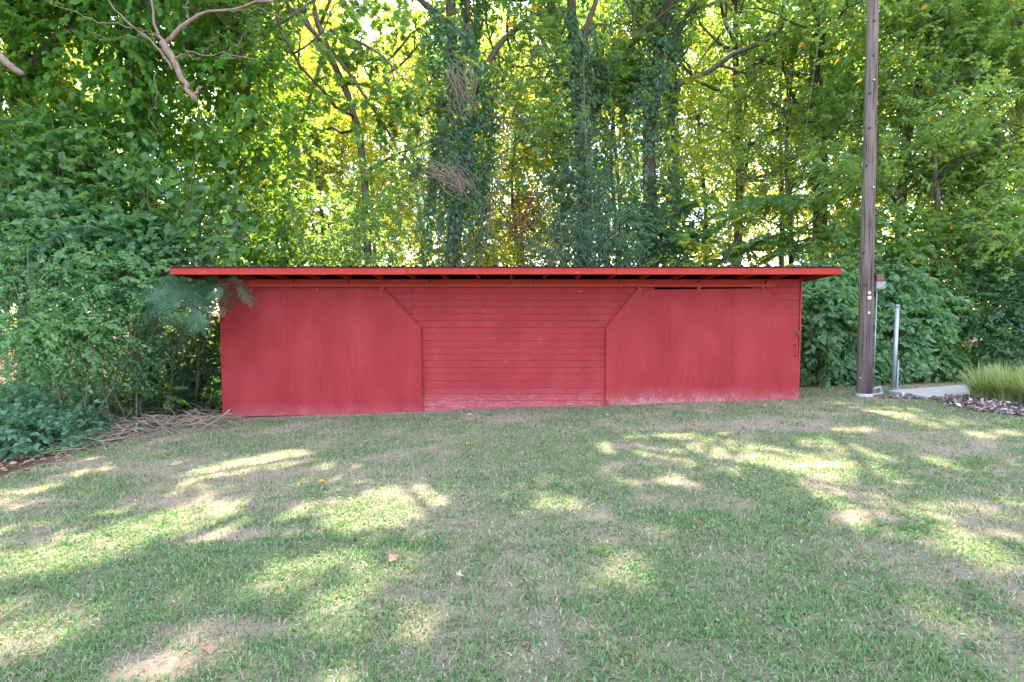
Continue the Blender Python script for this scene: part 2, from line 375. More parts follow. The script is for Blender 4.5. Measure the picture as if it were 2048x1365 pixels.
def blocks_sun(pos):
    """True for leaves that would shade one of the sunny places"""
    t = (pos[:, 2] - .12) / SUNV[2]; gp = pos - SUNV * t[:, None]
    t = (pos[:, 2] - ground_z(gp[:, 0], gp[:, 1])) / SUNV[2]; gp = pos - SUNV * t[:, None]
    px, py, dep = to_px(gp)
    hit = np.zeros(len(pos), bool)
    ok = (dep > 1.5) & (gp[:, 1] < -.9) & (pos[:, 2] > 2.5)
    wob = .75 * (fbm(gp[:, 0] * 2.2, gp[:, 1] * 2.2, 21, 3) - .5)
    for cx, cyy, a, b, rot in SUNNY:
        c, s_ = math.cos(math.radians(rot)), math.sin(math.radians(rot))
        dx, dy = px - cx, py - cyy
        r = np.sqrt(((dx * c + dy * s_) / a) ** 2 + ((-dx * s_ + dy * c) / b) ** 2)
        hit |= ok & (r + wob < 1.27)
    return hit

def leaves_mesh(name, kind, pos, d, n, size, mat, cull=True):
    if cull and len(pos):
        k = ~blocks_sun(pos); pos, d, n, size = pos[k], d[k], n[k], size[k]
    tv, tf = LEAF[kind]
    d = unit(d); y = unit(np.cross(n, d)); z = np.cross(d, y)
    V = pos[:, None] + size[:, None, None] * (tv[None, :, 0:1] * d[:, None] + tv[None, :, 1:2] * y[:, None] + tv[None, :, 2:3] * z[:, None])
    f = (tf[None] + (np.arange(len(pos)) * len(tv))[:, None, None]).reshape(-1, 3)
    return V.reshape(-1, 3), f
def leaves_obj(name, kind, pos, d, n, size, mat, parent=None, cull=True, off=(0, 0, 0)):
    V, f = leaves_mesh(name, kind, pos, d, n, size, mat, cull)
    return link(name, mesh_np(name, V - np.asarray(off, float), [f], mat), parent)

def spray(rg, base, dirv, L, K, leaf, rnd=.35, droop=.25, up=.75):
    """twigs with K leaves each in two ranks -> pos, dir, normal, size"""
    N = len(base); dirv = unit(dirv)
    t = ((np.arange(K) + .6) / K)[None, :, None]; L = np.broadcast_to(L, (N,))[:, None, None]
    pos = base[:, None] + dirv[:, None] * (L * t); pos[:, :, 2] -= (droop * (L * t) ** 2)[:, :, 0] * 1.2
    sd = unit(np.cross(dirv, np.array([0, 0, 1.]) + rg.normal(0, .25, (N, 3))))
    sgn = np.where(np.arange(K) % 2, 1, -1)[None, :, None]
    d = .6 * dirv[:, None] + .75 * sgn * sd[:, None] + rg.normal(0, rnd, (N, K, 3)); d[..., 2] -= droop
    n = rg.normal(0, .45, (N, K, 3)); n[..., 2] += up
    size = leaf * rg.uniform(.65, 1.25, (N, K))
    return pos.reshape(-1, 3), d.reshape(-1, 3), n.reshape(-1, 3), size.ravel()

def path(pts, n, rg=None, wob=0.):
    pts = np.asarray(pts, float); t = np.linspace(0, len(pts) - 1, n); i = np.minimum(t.astype(int), len(pts) - 2); f = t - i
    pad = np.vstack([2 * pts[0] - pts[1], pts, 2 * pts[-1] - pts[-2]])
    p0, p1, p2, p3 = pad[i], pad[i + 1], pad[i + 2], pad[i + 3]; f = f[:, None]
    q = .5 * (2 * p1 + (p2 - p0) * f + (2 * p0 - 5 * p1 + 4 * p2 - p3) * f ** 2 + (3 * p1 - p0 - 3 * p2 + p3) * f ** 3)
    if rg is not None and wob:
        q[1:-1] += rg.normal(0, wob, (n - 2, 3))
    return q

def limb(rg, mb, p0, d0, L, r0, depth, maxd, nodes, upb=.25):
    k = 5 if depth < 2 else 4; pts = [np.array(p0, float)]; d = unit(np.array(d0, float))
    for i in range(k):
        d = unit(d + rg.normal(0, .22, 3) + np.array([0, 0, upb * .3])); pts.append(pts[-1] + d * L / k)
    pts = np.array(pts)
    mb.tube(pts, np.linspace(r0, r0 * .35, k + 1), 6 if depth < 2 else 4)
    if depth >= 1:
        for i in range(2 if depth == 1 else 1, k + 1): nodes.append((pts[i], d))
    if depth < maxd:
        m = rg.integers(3, 5)
        for j in range(m):
            t = rg.uniform(.35, 1.0) if j else 1.0
            i = min(int(t * k), k - 1); b = pts[i] + (pts[i + 1] - pts[i]) * (t * k - i if t < 1 else 1)
            side = unit(rg.normal(0, 1, 3)); nd = unit(d * .8 + side * .8 + np.array([0, 0, upb * .6]))
            limb(rg, mb, b, nd, L * rg.uniform(.45, .65), r0 * .45, depth + 1, maxd, nodes, upb)

def make_tree(name, label, cat, trunk, r0, r1, limbs, N, K, leaf, kind, mat, seed, sprayL=.5, spread=.45, maxd=2, group=None, ivy=0, extra=None,
              ivy_r=.35, droop=.25, up=.75, cull=True, ivy_mat='ivy', bark='bark', parts=True, upper=None, lo_frac=.3):
    """trunk: list of world points. limbs: number grown at random, reaching `sprayL`-leafed twigs. extra: list of (points, r0, r1)"""
    rg = np.random.default_rng(seed); mb = MB(); nodes = []
    base = np.array(trunk[0], float)
    tp = path(trunk, 14); tr = np.linspace(r0, r1, 14); tr[0] *= 1.35
    mb.tube(tp, tr, 9)
    hl = np.linalg.norm(tp[-1] - tp[0])
    for j in range(limbs):
        t = lo_frac + (1 - lo_frac) * (j + rg.uniform(.1, .9)) / limbs; i = min(int(t * 13), 12); b = tp[i] + (tp[i + 1] - tp[i]) * (t * 13 - i)
        a = j * 2.4 + rg.uniform(-.5, .5); el = rg.uniform(-.05, .6) + .5 * t
        L = (spread * hl) * (1.15 - .75 * max(t - .3, 0)) * rg.uniform(.75, 1.15)
        limb(rg, mb, b, (math.cos(a), math.sin(a), el), L, max(r1, tr[i] * .42), 0, maxd, nodes)
    for pts, a, b_ in (extra or []):
        q = path(pts, 12, rg, .015); mb.tube(q, np.linspace(a, b_, 12), 7)
        for i in range(4, 12, 2):
            nodes.append((q[i], unit(q[min(i + 1, 11)] - q[i - 1])))
            for _ in range(2):
                limb(rg, mb, q[i], unit(unit(q[i] - q[i - 1]) * .5 + rg.normal(0, .7, 3)), np.linalg.norm(q[-1] - q[0]) * .28, b_ * .5, 1, 2, nodes)
    root = thing(name, label, cat, base, group)
    mb.build('trunk', M[bark], root, True, base)
    if N and nodes:
        Pn = np.array([q[0] for q in nodes]); Dn = np.array([q[1] for q in nodes])
        def crown(nm, N, K, leaf, kind, mat, sel=None):
            idx = rg.integers(0, len(Pn), N); b = Pn[idx] + rg.normal(0, sprayL * .55, (N, 3))
            d = Dn[idx] + rg.normal(0, .6, (N, 3)); d[:, 2] -= .1
            pos, d, n, sz = spray(rg, b, d, sprayL * rg.uniform(.6, 1.3, N), K, leaf, droop=droop, up=up)
            k = pos[:, 2] > ground_z(pos[:, 0], pos[:, 1]) + .15
            if sel is not None: k &= sel(pos)
            leaves_obj(nm, kind, pos[k], d[k], n[k], sz[k], mat, root, cull, base)
        if upper is None:
            crown('crown', N, K, leaf, kind, M[mat])
        else:                                                # finer leaves where the picture shows them, larger ones high above it
            zc = upper[0]
            pos_all = []
            crown('crown', N, K, leaf, kind, M[mat], lambda p: p[:, 2] < zc)
            crown('crown', upper[1], K, upper[2], 'diamond', M[mat], lambda p: p[:, 2] >= zc)
    if ivy:
        ln = path(trunk, 60); fr = rg.uniform(0, 1, ivy) ** .9
        i = np.minimum((fr * 59).astype(int), 58); c = ln[i] + (ln[i + 1] - ln[i]) * rg.uniform(0, 1, (ivy, 1))
        a = rg.uniform(0, 2 * math.pi, ivy); hz = c[:, 2]
        bulge = ivy_r * (.35 + 1.1 * fbm(a * 1.2 + 3, hz * .9, seed, 3))
        rad = np.interp(fr, [0, 1], [r0, r1]) + bulge * rg.uniform(.55, 1.05, ivy) ** .5
        nrm = np.stack([np.cos(a), np.sin(a), np.full(ivy, .25)], -1)
        pos = c + nrm * rad[:, None]
        d = np.stack([-np.sin(a) * .5, np.cos(a) * .5, np.full(ivy, -.9)], -1) + rg.normal(0, .45, (ivy, 3))
        k = pos[:, 2] > ground_z(pos[:, 0], pos[:, 1]) + .05
        leaves_obj('ivy', 'ivy', pos[k], d[k], (nrm + rg.normal(0, .35, (ivy, 3)))[k], rg.uniform(.07, .15, ivy)[k], M[ivy_mat], root, cull, base)
    return root

def blob_foliage(rg, blobs, N, K, leaf, L, droop=.35, up=.55, shell=.75, outw=.8, rnd=.35):
    """leafy twigs over the lumpy surface of several ellipsoids: blobs = (cx, cy, cz, rx, ry, rz)"""
    B = np.array(blobs, float); wgt = (B[:, 3] * B[:, 5]); wgt /= wgt.sum(); i = rg.choice(len(B), N, p=wgt)
    u = unit(rg.normal(0, 1, (N, 3)))
    r = shell + (1 - shell) * rg.uniform(0, 1, N); r *= 1 + .32 * (fbm(u[:, 0] * 3 + i * 7, u[:, 2] * 3 + u[:, 1] * 2, 5, 3) - .5) * 2
    pos = B[i, :3] + u * r[:, None] * B[i, 3:]
    inside = np.zeros(N, bool)
    for b in B: inside |= ((((pos - b[:3]) / b[3:]) ** 2).sum(1) < (shell * .72) ** 2)
    inside |= pos[:, 2] < ground_z(pos[:, 0], pos[:, 1]) + .03
    pos, u = pos[~inside], u[~inside]; N = len(pos)
    d = outw * u + rg.normal(0, .5, (N, 3)); d[:, 2] -= .15
    p, d2, n, sz = spray(rg, pos, d, L * rg.uniform(.6, 1.3, N), K, leaf, rnd, droop, up)
    n = n + np.repeat(u, K, 0) * .55
    k = p[:, 2] > ground_z(p[:, 0], p[:, 1]) + .02
    return p[k], d2[k], n[k], sz[k]

def make_shrub(name, label, cat, base, blobs, N, K, leaf, kind, mat, seed, L=.3, stems=6, group=None, droop=.35, up=.55, stem_r=.018, stem_mat='bark', shell=.7, cull=True, fol='foliage'):
    rg = np.random.default_rng(seed); base = np.array(base, float); base[2] = ground_z(base[0], base[1])
    root = thing(name, label, cat, base, group)
    mb = MB(); B = np.array(blobs, float)
    for j in range(stems):
        b = B[j % len(B)]; e = b[:3] + unit(rg.normal(0, 1, 3)) * b[3:] * .75; e[2] = max(e[2], base[2] + .5)
        q0 = base + np.array([rg.normal(0, .25), rg.normal(0, .12), -.05]); q0[2] = ground_z(q0[0], q0[1]) - .05
        m = (q0 + e) / 2 + rg.normal(0, .15, 3); m[2] += .15
        mb.tube(path([q0, m, e], 8), np.linspace(stem_r, stem_r * .4, 8), 5)
        for _ in range(2):
            e2 = e + unit(rg.normal(0, 1, 3)) * b[3:] * .6
            mb.tube(path([m, (m + e2) / 2 + rg.normal(0, .08, 3), e2], 6), np.linspace(stem_r * .6, stem_r * .25, 6), 4)
    mb.build('stem', M[stem_mat], root, True, base)
    p, d, n, sz = blob_foliage(rg, blobs, N, K, leaf, L, droop, up, shell)
    leaves_obj(fol, kind, p, d, n, sz, M[mat], root, cull, base)
    return root

# ------------------------------------------------------------------ ground
def lawn_edge(y):
    """x of the lawn's left edge at depth y"""
    return np.interp(y, [-11, -4.4, -2.9, -.6, .1, 30], [-6.3, -6.05, -6.3, -6.0, -5.8, -5.8])
def lawn_green(x, y):
    a = fbm(x * .75 + 9, y * .75, 31, 4); b = fbm(x * 2.6, y * 2.6, 41, 3)
    v = .45 + .55 * sstep(.36, .58, .55 * a + .45 * b)
    far = sstep(-7.5, -3.0, y)
    v = v - .24 * far
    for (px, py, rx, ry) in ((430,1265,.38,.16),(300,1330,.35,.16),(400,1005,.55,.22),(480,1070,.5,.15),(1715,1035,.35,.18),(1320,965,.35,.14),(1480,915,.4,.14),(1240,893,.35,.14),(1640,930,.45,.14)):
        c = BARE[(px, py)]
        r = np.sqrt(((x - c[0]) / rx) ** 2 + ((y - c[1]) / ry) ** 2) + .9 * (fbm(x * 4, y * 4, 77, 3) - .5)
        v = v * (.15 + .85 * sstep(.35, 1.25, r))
    v = np.clip(v + .30 * np.exp(-((x - .7) / 2.3) ** 2 - ((y + 7.9) / 1.3) ** 2), 0, 1)
    wall = sstep(.05, .45, -y - .10 + .25 * (fbm(x * 2, y * 2, 55, 3) - .5)); inx = (x > -5.9) & (x < -1.2)
    v = np.where(inx, v * wall, v)
    return np.clip(v, 0, 1)
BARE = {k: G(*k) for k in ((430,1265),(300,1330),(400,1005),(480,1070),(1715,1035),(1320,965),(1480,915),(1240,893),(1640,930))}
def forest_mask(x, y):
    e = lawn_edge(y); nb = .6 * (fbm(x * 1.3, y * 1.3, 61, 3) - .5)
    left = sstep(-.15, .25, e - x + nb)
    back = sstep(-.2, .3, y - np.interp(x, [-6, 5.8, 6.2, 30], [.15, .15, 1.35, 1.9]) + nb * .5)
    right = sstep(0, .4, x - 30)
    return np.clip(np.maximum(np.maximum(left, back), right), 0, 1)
def axis_pts(lo, hi, nlo, nhi, step):
    near = np.arange(nlo, nhi + 1e-6, step)
    a = nlo - np.geomspace(step, nlo - lo, 26)[::-1]; b = nhi + np.geomspace(step, hi - nhi, 26)
    return np.concatenate([a, near, b])
xs = axis_pts(-400, 400, -9.5, 10.5, .085); ys = axis_pts(-400, 500, -9.2, 2.2, .085)
X, Y = np.meshgrid(xs, ys); Z = ground_z(X, Y)
near = (X > -9.5) & (X < 10.5) & (Y > -9.2) & (Y < 2.2)
Z = Z + np.where(near, .022 * (fbm(X * 5, Y * 5, 91, 3) - .5), 0)
nx, ny = len(xs), len(ys); i = np.arange(ny - 1)[:, None]; j = np.arange(nx - 1)[None]
f = np.stack([i * nx + j, i * nx + j + 1, (i + 1) * nx + j + 1, (i + 1) * nx + j], -1).reshape(-1, 4)
gm = mesh_np('ground', np.stack([X, Y, Z], -1).reshape(-1, 3), [f], M['ground'], True)
gv = lawn_green(X, Y) * np.where(near, .8, .9)
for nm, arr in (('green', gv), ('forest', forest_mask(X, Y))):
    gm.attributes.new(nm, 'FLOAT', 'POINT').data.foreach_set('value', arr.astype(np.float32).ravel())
tag(link('ground', gm), None, None, None, 'structure')

# ------------------------------------------------------------------ the shed
SH = thing('shed', 'long low red wooden shed with metal roof and two sliding doors', 'shed', (0, 0, 0))
XL, XR = P(442, 640, 0)[0], P(1600, 640, 0)[0]              # wall ends
ZT = P(1024, 557, 0)[2]                                     # underside of the eave at the wall
ZB = -.32
DEPTH = 5.0
def wx(px): return P(px, 640, 0)[0]
def wz(py): return P(1024, py, 0)[2]
exp_h = (wz(575) - wz(575 + 13.44))
row_tops = [wz(559), wz(568)] + [wz(575) - exp_h * k for k in range(0, 24)]
def xz(px, py, Yp=0): p = P(px, py, Yp); return p[0], p[2]
sx0, sz0 = xz(921, 578); sx1, sz1 = xz(862, 640)            # faint slanting seam, left
tx0, tz0 = xz(1120, 575); tx1, tz1 = xz(1203, 656)          # slanting seam, right
vx = wx(826)
gapL, gapR, gz = wx(1308), wx(1502), wz(585)                # dark slot above the right door
nrow = 0
rb = random.Random(4)
def plank(pl, pr, zt, zb, y=0.0):
    """pl, pr: (x at top, x at bottom). lapped: the lower edge stands proud"""
    mb = MB(); g = .0025; lift = rb.uniform(-.0015, .0025)
    xt0, xb0, xt1, xb1 = pl[0] + g, pl[1] + g, pr[0] - g, pr[1] - g
    sag = [rb.uniform(-.003, .003) for _ in range(2)]
    yt, yb = y - .004 - lift, y - .0125 - lift
    zl = zb + .006
    f_ = .88; xm0, xm1, zm = xt0 + (xb0 - xt0) * f_, xt1 + (xb1 - xt1) * f_, zt + (zl - zt) * f_
    V = [(xt0, yt, zt), (xt1, yt, zt), (xt1, yb + .005, zt - .011), (xt0, yb + .005, zt - .011), (xb1, yb - .005, zl + sag[1]), (xb0, yb - .005, zl + sag[0]),
         (xt0, y + .012, zt), (xt1, y + .012, zt), (xb1, y + .012, zl), (xb0, y + .012, zl), (xm0, yb, zm + sag[0]), (xm1, yb, zm + sag[1])]
    mb.add(V, [(0, 3, 2, 1), (3, 10, 11, 2), (10, 5, 4, 11), (5, 9, 8, 4), (0, 1, 7, 6)], [(0, 6, 9, 5, 10, 3), (1, 2, 11, 4, 8, 7)])
    o = mb.build('siding_board', M['board'], SH)
tops = [wz(558.5), wz(575)] + [wz(575) - exp_h * k for k in range(1, 30)]
for k in range(len(tops) - 1):
    zt, zb = tops[k], tops[k + 1]
    if zt < ZB: break
    cuts = []                                               # (x at top, x at bottom)
    def cross(x0, z0, x1, z1, z): return x0 + (x1 - x0) * (z0 - z) / (z0 - z1)
    if k >= 1 and zt > sz1 + .03:
        cuts.append((cross(sx0, sz0, sx1, sz1, zt), cross(sx0, sz0, sx1, sz1, zb)))
    if k >= 1 and zt > tz1 + .03:
        cuts.append((cross(tx0, tz0, tx1, tz1, zt), cross(tx0, tz0, tx1, tz1, zb)))
    if 1 <= k <= 4: cuts.append((vx, vx))
    if k == 0: cuts.append((wx(1215), wx(1215)))
    if k == 18: cuts.append((wx(933), wx(933)))
    if k in (7, 12, 15): cuts.append((wx(rb.choice([640, 1450])),) * 2)
    segs = []
    cuts = sorted(cuts); edges = [(XL + .02, XL + .02)] + cuts + [(XR - .02, XR - .02)]
    for a, b in zip(edges[:-1], edges[1:]):
        if k == 1:                                          # the opening behind the right door shows as a slot
            if a[0] < gapL < b[0]:
                plank(a, (gapL, gapL), zt, zb); plank((gapR, gapR), b, zt, zb); continue
        plank(a, b, zt, zb)
# carcass behind the boards
mb = MB(); mb.box((XL + .03, .014, ZB), (gapL - .02, .05, wz(560))); mb.box((gapR + .02, .014, ZB), (XR - .03, .05, wz(560))); mb.box((gapL - .02, .014, ZB), (gapR + .02, .05, wz(592)))
mb.build('wall_frame', M['timber'], SH)
zbk = ZT - .55
for nm, x in (('side_wall', XL), ('side_wall', XR)):
    mb = MB(); sgn = 1 if x < 0 else -1
    for k in range(26):                                     # side boards, lapped like the front
        z1 = ZT + .05 - k * .131; z0 = z1 - .131
        if z1 < -.7: break
        yb = DEPTH if z1 < zbk else DEPTH * (ZT + .1 - z1) / .65 if z1 < ZT + .1 else .05
        yb = max(min(yb, DEPTH), .3)
        xo = x; V = [(xo + sgn * .004, .02, z1), (xo + sgn * .004, yb, z1), (xo - sgn * .012, yb, z0 + .004), (xo - sgn * .012, .02, z0 + .004),
                     (xo + sgn * .03, .02, z1), (xo + sgn * .03, yb, z1), (xo + sgn * .03, yb, z0 + .004), (xo + sgn * .03, .02, z0 + .004)]
        mb.add(V, [(0, 1, 2, 3), (7, 6, 5, 4), (3, 2, 6, 7), (0, 4, 5, 1), (0, 3, 7, 4), (1, 5, 6, 2)])
    mb.build(nm, M['board'], SH)
MB().box((XL + .03, DEPTH - .04, -.7), (XR - .03, DEPTH, zbk)).build('back_wall', M['board'], SH)
MB().box((XL + .06, .06, -.6), (XR - .06, DEPTH - .06, -.25)).build('floor_slab', M['timber'], SH)
for x0, x1 in ((XL - .012, XL + .018), (XR - .018, XR + .012)):
    bevel(MB().box((x0, -.032, ZB), (x1, .02, ZT + .02)).build('corner_board', M['trim'], SH))
# roof: fascia, rafters, ribbed sheets
YE = -.93                                                   # front of the fascia
fz0, fz1 = P(1024, 549.5, YE)[2], P(1024, 536, YE)[2]
RX0, RX1 = P(340, 540, YE)[0], P(1683, 540, YE)[0]
fj = [RX0, P(814, 540, YE)[0], P(1233, 540, YE)[0], RX1]
for k in range(3):
    o = MB().box((fj[k] + .0015, YE + (.0015 * k), fz0 + (0, .004, .002)[k]), (fj[k + 1] - .0015, YE + .038, fz1)).build('fascia_board', M['trim'], SH); bevel(o)
slope = .06
def rz(y): return (fz1 - .004) - slope * (y - YE)           # top of the rafters
for k in range(20):
    px = 1023 + (k - 9) * 64.3
    x = wx(px)
    if x < RX0 + .1 or x > RX1 - .1: continue
    mb = MB(); a, b = YE + .04, DEPTH + .3; h = .105
    V = [(x - .02, a, rz(a) - h), (x + .02, a, rz(a) - h), (x + .02, a, rz(a)), (x - .02, a, rz(a)), (x - .02, b, rz(b) - h), (x + .02, b, rz(b) - h), (x + .02, b, rz(b)), (x - .02, b, rz(b))]
    mb.add(V, [(0, 1, 2, 3), (5, 4, 7, 6), (0, 4, 5, 1), (3, 2, 6, 7), (1, 5, 6, 2), (0, 3, 7, 4)]); mb.build('rafter', M['trim'], SH)
for x in (RX0 + .02, RX1 - .02):                            # barge boards
    mb = MB(); a, b = YE + .04, DEPTH + .3; h = .112
    V = [(x - .019, a, rz(a) - h), (x + .019, a, rz(a) - h), (x + .019, a, rz(a)), (x - .019, a, rz(a)), (x - .019, b, rz(b) - h), (x + .019, b, rz(b) - h), (x + .019, b, rz(b)), (x - .019, b, rz(b))]
    mb.add(V, [(0, 1, 2, 3), (5, 4, 7, 6), (0, 4, 5, 1), (3, 2, 6, 7), (1, 5, 6, 2), (0, 3, 7, 4)]); mb.build('barge_board', M['trim'], SH)
for k in range(7):                                          # purlin boards under the sheets
    y = YE + .06 + k * .95
    mb = MB(); mb.box((RX0 + .04, y, rz(y) + .001), (RX1 - .04, y + .09, rz(y) + .016)); mb.build('purlin', M['timber'], SH)
rib = .2286
prof = [(0, 0), (.012, .030), (.042, .030), (.054, 0), (.13, .003), (.15, .003)]
nsheet = int(round((RX1 - RX0 + .06) / .914)); wsh = (RX1 - RX0 + .06) / nsheet
for k in range(nsheet):
    x0 = RX0 - .03 + k * wsh; q = []
    for r_ in range(4):
        for (u, h) in prof: q.append((x0 + r_ * wsh / 4 + u * wsh / .914, h))
    q.append((x0 + wsh + .03, .0)); q = np.array(q); n = len(q)
    a, b = YE - .05, DEPTH + .4; V = []
    for (yy) in (a, b):
        for (u, h) in q: V.append((u, yy, rz(yy) + .020 + h + .0012 * (k % 2)))
    for (yy) in (a, b):
        for (u, h) in q: V.append((u, yy, rz(yy) + .0185 + h + .0012 * (k % 2)))
    i = np.arange(n - 1); mb = MB()
    mb.add(V, np.stack([i, i + 1, i + 1 + n, i + n], -1), np.stack([i + 2 * n, i + 3 * n, i + 1 + 3 * n, i + 1 + 2 * n], -1), np.stack([i, i + 2 * n, i + 1 + 2 * n, i + 1], -1))
    mb.build('roof_sheet', M['roof'], SH)
# sliding door track: cover board, rail, brackets
bevel(MB().box((wx(497), -.034, wz(560)), (wx(1215), -.0215, wz(567.2))).build('track_cover', M['trim'], SH), .002)
bevel(MB().box((wx(1215.4), -.034, wz(560)), (wx(1555), -.0215, wz(567.2))).build('track_cover', M['trim'], SH), .002)
bevel(MB().box((wx(500), -.085, wz(575)), (wx(1545), -.036, wz(567.5))).build('door_track', M['trim'], SH), .004)
for px in (588, 697, 857, 1060, 1240, 1398, 1530):
    bevel(MB().box((wx(px) - .025, -.094, wz(576)), (wx(px) + .025, -.0355, wz(561))).build('track_bracket', M['trim'], SH), .004)
# sliding doors
def door(outer, seams, mat, hang, label, handle, latch):
    yf, yb = -.075, -.050
    D = MB()
    zlo = min(z for x, z in outer); zhi = max(z for x, z in outer); x0 = min(x for x, z in outer); x1 = max(x for x, z in outer)
    cxm = (x0 + x1) / 2; czm = (zlo + zhi) / 2
    inner = [(x + (.012 if x < cxm else -.012), z + (.012 if z < czm else -.012)) for x, z in outer]
    D.prism(inner, yb + .001, -.024)                        # the frame the sheets are nailed to
    o = D.build('sliding_door', M[mat], SH); o['label'] = label
    ex = [x0 - 1] + [wx(q) for q in seams] + [x1 + 1]
    def clip(poly, xc, keep_right):
        res = []
        for a, b in zip(poly, poly[1:] + poly[:1]):
            ina = (a[0] >= xc) == keep_right; inb = (b[0] >= xc) == keep_right
            if ina: res.append(a)
            if ina != inb:
                t = (xc - a[0]) / (b[0] - a[0]); res.append((xc, a[1] + t * (b[1] - a[1])))
        return res
    for k in range(len(ex) - 1):
        pl = clip(clip(outer, ex[k] + .0007, True), ex[k + 1] - .0007, False)
        if len(pl) < 3: continue
        bevel(MB().prism(pl, yf - .0004 * (k % 2), yb).build('door_panel', M[mat], o), .001)
    for px, py in hang:
        x, z = xz(px, py); h = MB().box((x - .03, -.090, z - .06), (x + .03, -.0775, z + .055)); h.tube([(x, -.115, z - .03), (x, -.089, z - .03)], .013, 6)
        h.build('hanger', M['trim'], o)
    if handle:
        x, z = xz(*handle); h = MB(); h.tube(path([(x, -.077, z + .11), (x, -.13, z + .085), (x, -.13, z - .085), (x, -.077, z - .11)], 9), .009, 6)
        h.box((x - .02, -.083, z + .09), (x + .02, -.0765, z + .13)); h.box((x - .02, -.083, z - .13), (x + .02, -.0765, z - .09)); h.build('handle', M['trim'], o, True)
    if latch:
        x, z = xz(*latch); h = MB().box((x - .035, -.090, z - .05), (x + .02, -.0775, z + .05)); h.box((x - .01, -.115, z - .03), (x + .03, -.0905, z + .01)); h.build('latch', M['iron'], o)
    return o
dl = [xz(497, 583), xz(770, 578.5), xz(843, 655), xz(846, 826), xz(450, 832), xz(444, 648)]
dl = dl[::-1]
dL = door(dl, (577, 712), 'door_left', ((508, 582), (638, 583), (766, 580)), 'left sliding door with dark weathered wood grain', (451, 722), None)
dr = [xz(1272, 580), xz(1530, 577.5), xz(1592, 646), xz(1594, 798), xz(1210.5, 811), xz(1211, 655)][::-1]
dR = door(dr, (1337, 1462), 'door_right', ((1277, 579), (1394, 579), (1522, 576)), 'right sliding door with paint peeling along its foot', (1587, 700), (1592, 668))
# a hole near the foot of the left door and small plates
x, z = xz(559, 815); MB().prism([(x - .012, z - .04), (x + .02, z - .05), (x + .012, z + .02), (x + .002, z + .05)][::1], -.0785, -.0765).build('rot_hole', M['iron'], dL)
x, z = xz(1224, 802); bevel(MB().box((x - .085, -.088, z - .06), (x + .085, -.0775, z + .06)).build('patch_board', M['door_right'], dR), .002)
x, z = xz(466, 834); g0 = ground_z(x, -.12)
mb = MB(); mb.box((x - .016, -.125, g0 - .1), (x + .016, -.100, z + .16)); mb.build('door_guide', M['trim'], SH)
for px in (1212, 813):
    x, z = xz(px, 806 if px > 1000 else 826); mb = MB(); mb.box((x - .02, -.12, z - .12), (x + .02, -.0785, z + .06)); mb.build('door_guide', M['trim'], SH)

# ------------------------------------------------------------------ utility pole and its fittings
pb = G(1728, 793); PX, PY, PZ = pb
UP = thing('utility_pole', 'tall weathered brown wooden utility pole right of the shed', 'utility pole', pb)
rg = np.random.default_rng(12); n = 46; zz = np.linspace(-.3, 11.5, n); rad = np.interp(zz, [-.3, 0, 2, 11.5], [.142, .137, .127, .082])
ring = []; k = 20; a = np.arange(k) * 2 * math.pi / k
for i in range(n):
    rr = rad[i] * (1 + .035 * (fbm(np.cos(a) * 2 + 5, np.sin(a) * 2 + zz[i] * .35, 8, 3) - .5)); ring.append(np.stack([np.cos(a) * rr + -.0145 * zz[i], np.sin(a) * rr, np.full(k, zz[i])], -1))
V = np.concatenate(ring); i = np.arange(n - 1)[:, None]; j = np.arange(k)[None]; jn = (j + 1) % k
f = np.stack([i * k + j, i * k + jn, (i + 1) * k + jn, (i + 1) * k + j], -1).reshape(-1, 4)
mb = MB(); mb.add(V, f); mb.F.setdefault(k, []).append(np.array([list(range((n - 1) * k, n * k))])); mb.build('shaft', M['pole'], UP, True)
mb = MB(); mb.tube([(0, 0, -.2), (0, 0, .06), (0, 0, .065)], [.158, .152, .146], 18); mb.build('footing_collar', M['concrete'], UP, True)
def on_pole(py, px=None, out=.0):
    """point on the pole's front at a picture row"""
    p = P(px or 1728, py, PY - .13); z = p[2] - PZ; r = np.interp(z, [-.3, 0, 2, 11.5], [.142, .137, .127, .082])
    cx = -.0145 * z; x = p[0] - PX if px else cx; dx = np.clip((x - cx) / r, -.95, .95)
    return np.array([cx + dx * r, -math.sqrt(1 - dx * dx) * r * 1.0 - out, z])
for px, py, sz in ((1739, 586, .022), (1739, 596, .030), (1738, 626, .018)):
    p = on_pole(py, px); bevel(MB().box((p[0] - sz, p[1] - .012, p[2] - sz), (p[0] + sz, p[1] + .006, p[2] + sz)).build('metal_tag', M['white'], UP), .002)
for px, py in ((1748, 160), (1746, 375), (1716, 757)):
    p = on_pole(py, px); MB().tube([(p[0], p[1] + .01, p[2]), (p[0], p[1] - .04, p[2])], .018, 8).build('bolt', M['galv'], UP)
for py in (40, 110, 185, 255, 330, 505, 570):               # knots and gaff scars
    p = on_pole(py, 1729 + (py % 7) * 1.2 + (18 - py * .03)); mb = MB()
    mb.tube([p + np.array([0, .012, 0]), p + np.array([0, -.003, .0])], [.034, .020], 9); mb.build('knot', M['knot'], UP, True)
s = NT('weathered_grey_box'); M['boxgrey'] = s.pbr(s.ramp(s.noise(s.coord('Object'), 25, 4), (.3, (.15, .145, .15)), (.7, (.27, .265, .27))), .6)
bx = P(1757, 563, PY)
ob = MB().box((bx[0] - .075 - PX, -.06, bx[2] - .15 - PZ), (bx[0] + .105 - PX, .04, bx[2] - .005 - PZ)); ox = ob.build('outlet_box', M['boxgrey'], UP); bevel(ox, .004)
bevel(MB().box((bx[0] - .085 - PX, -.075, bx[2] + .005 - PZ), (bx[0] + .05 - PX, .04, bx[2] + .135 - PZ)).build('box_cover', M['cover'], ox), .004)
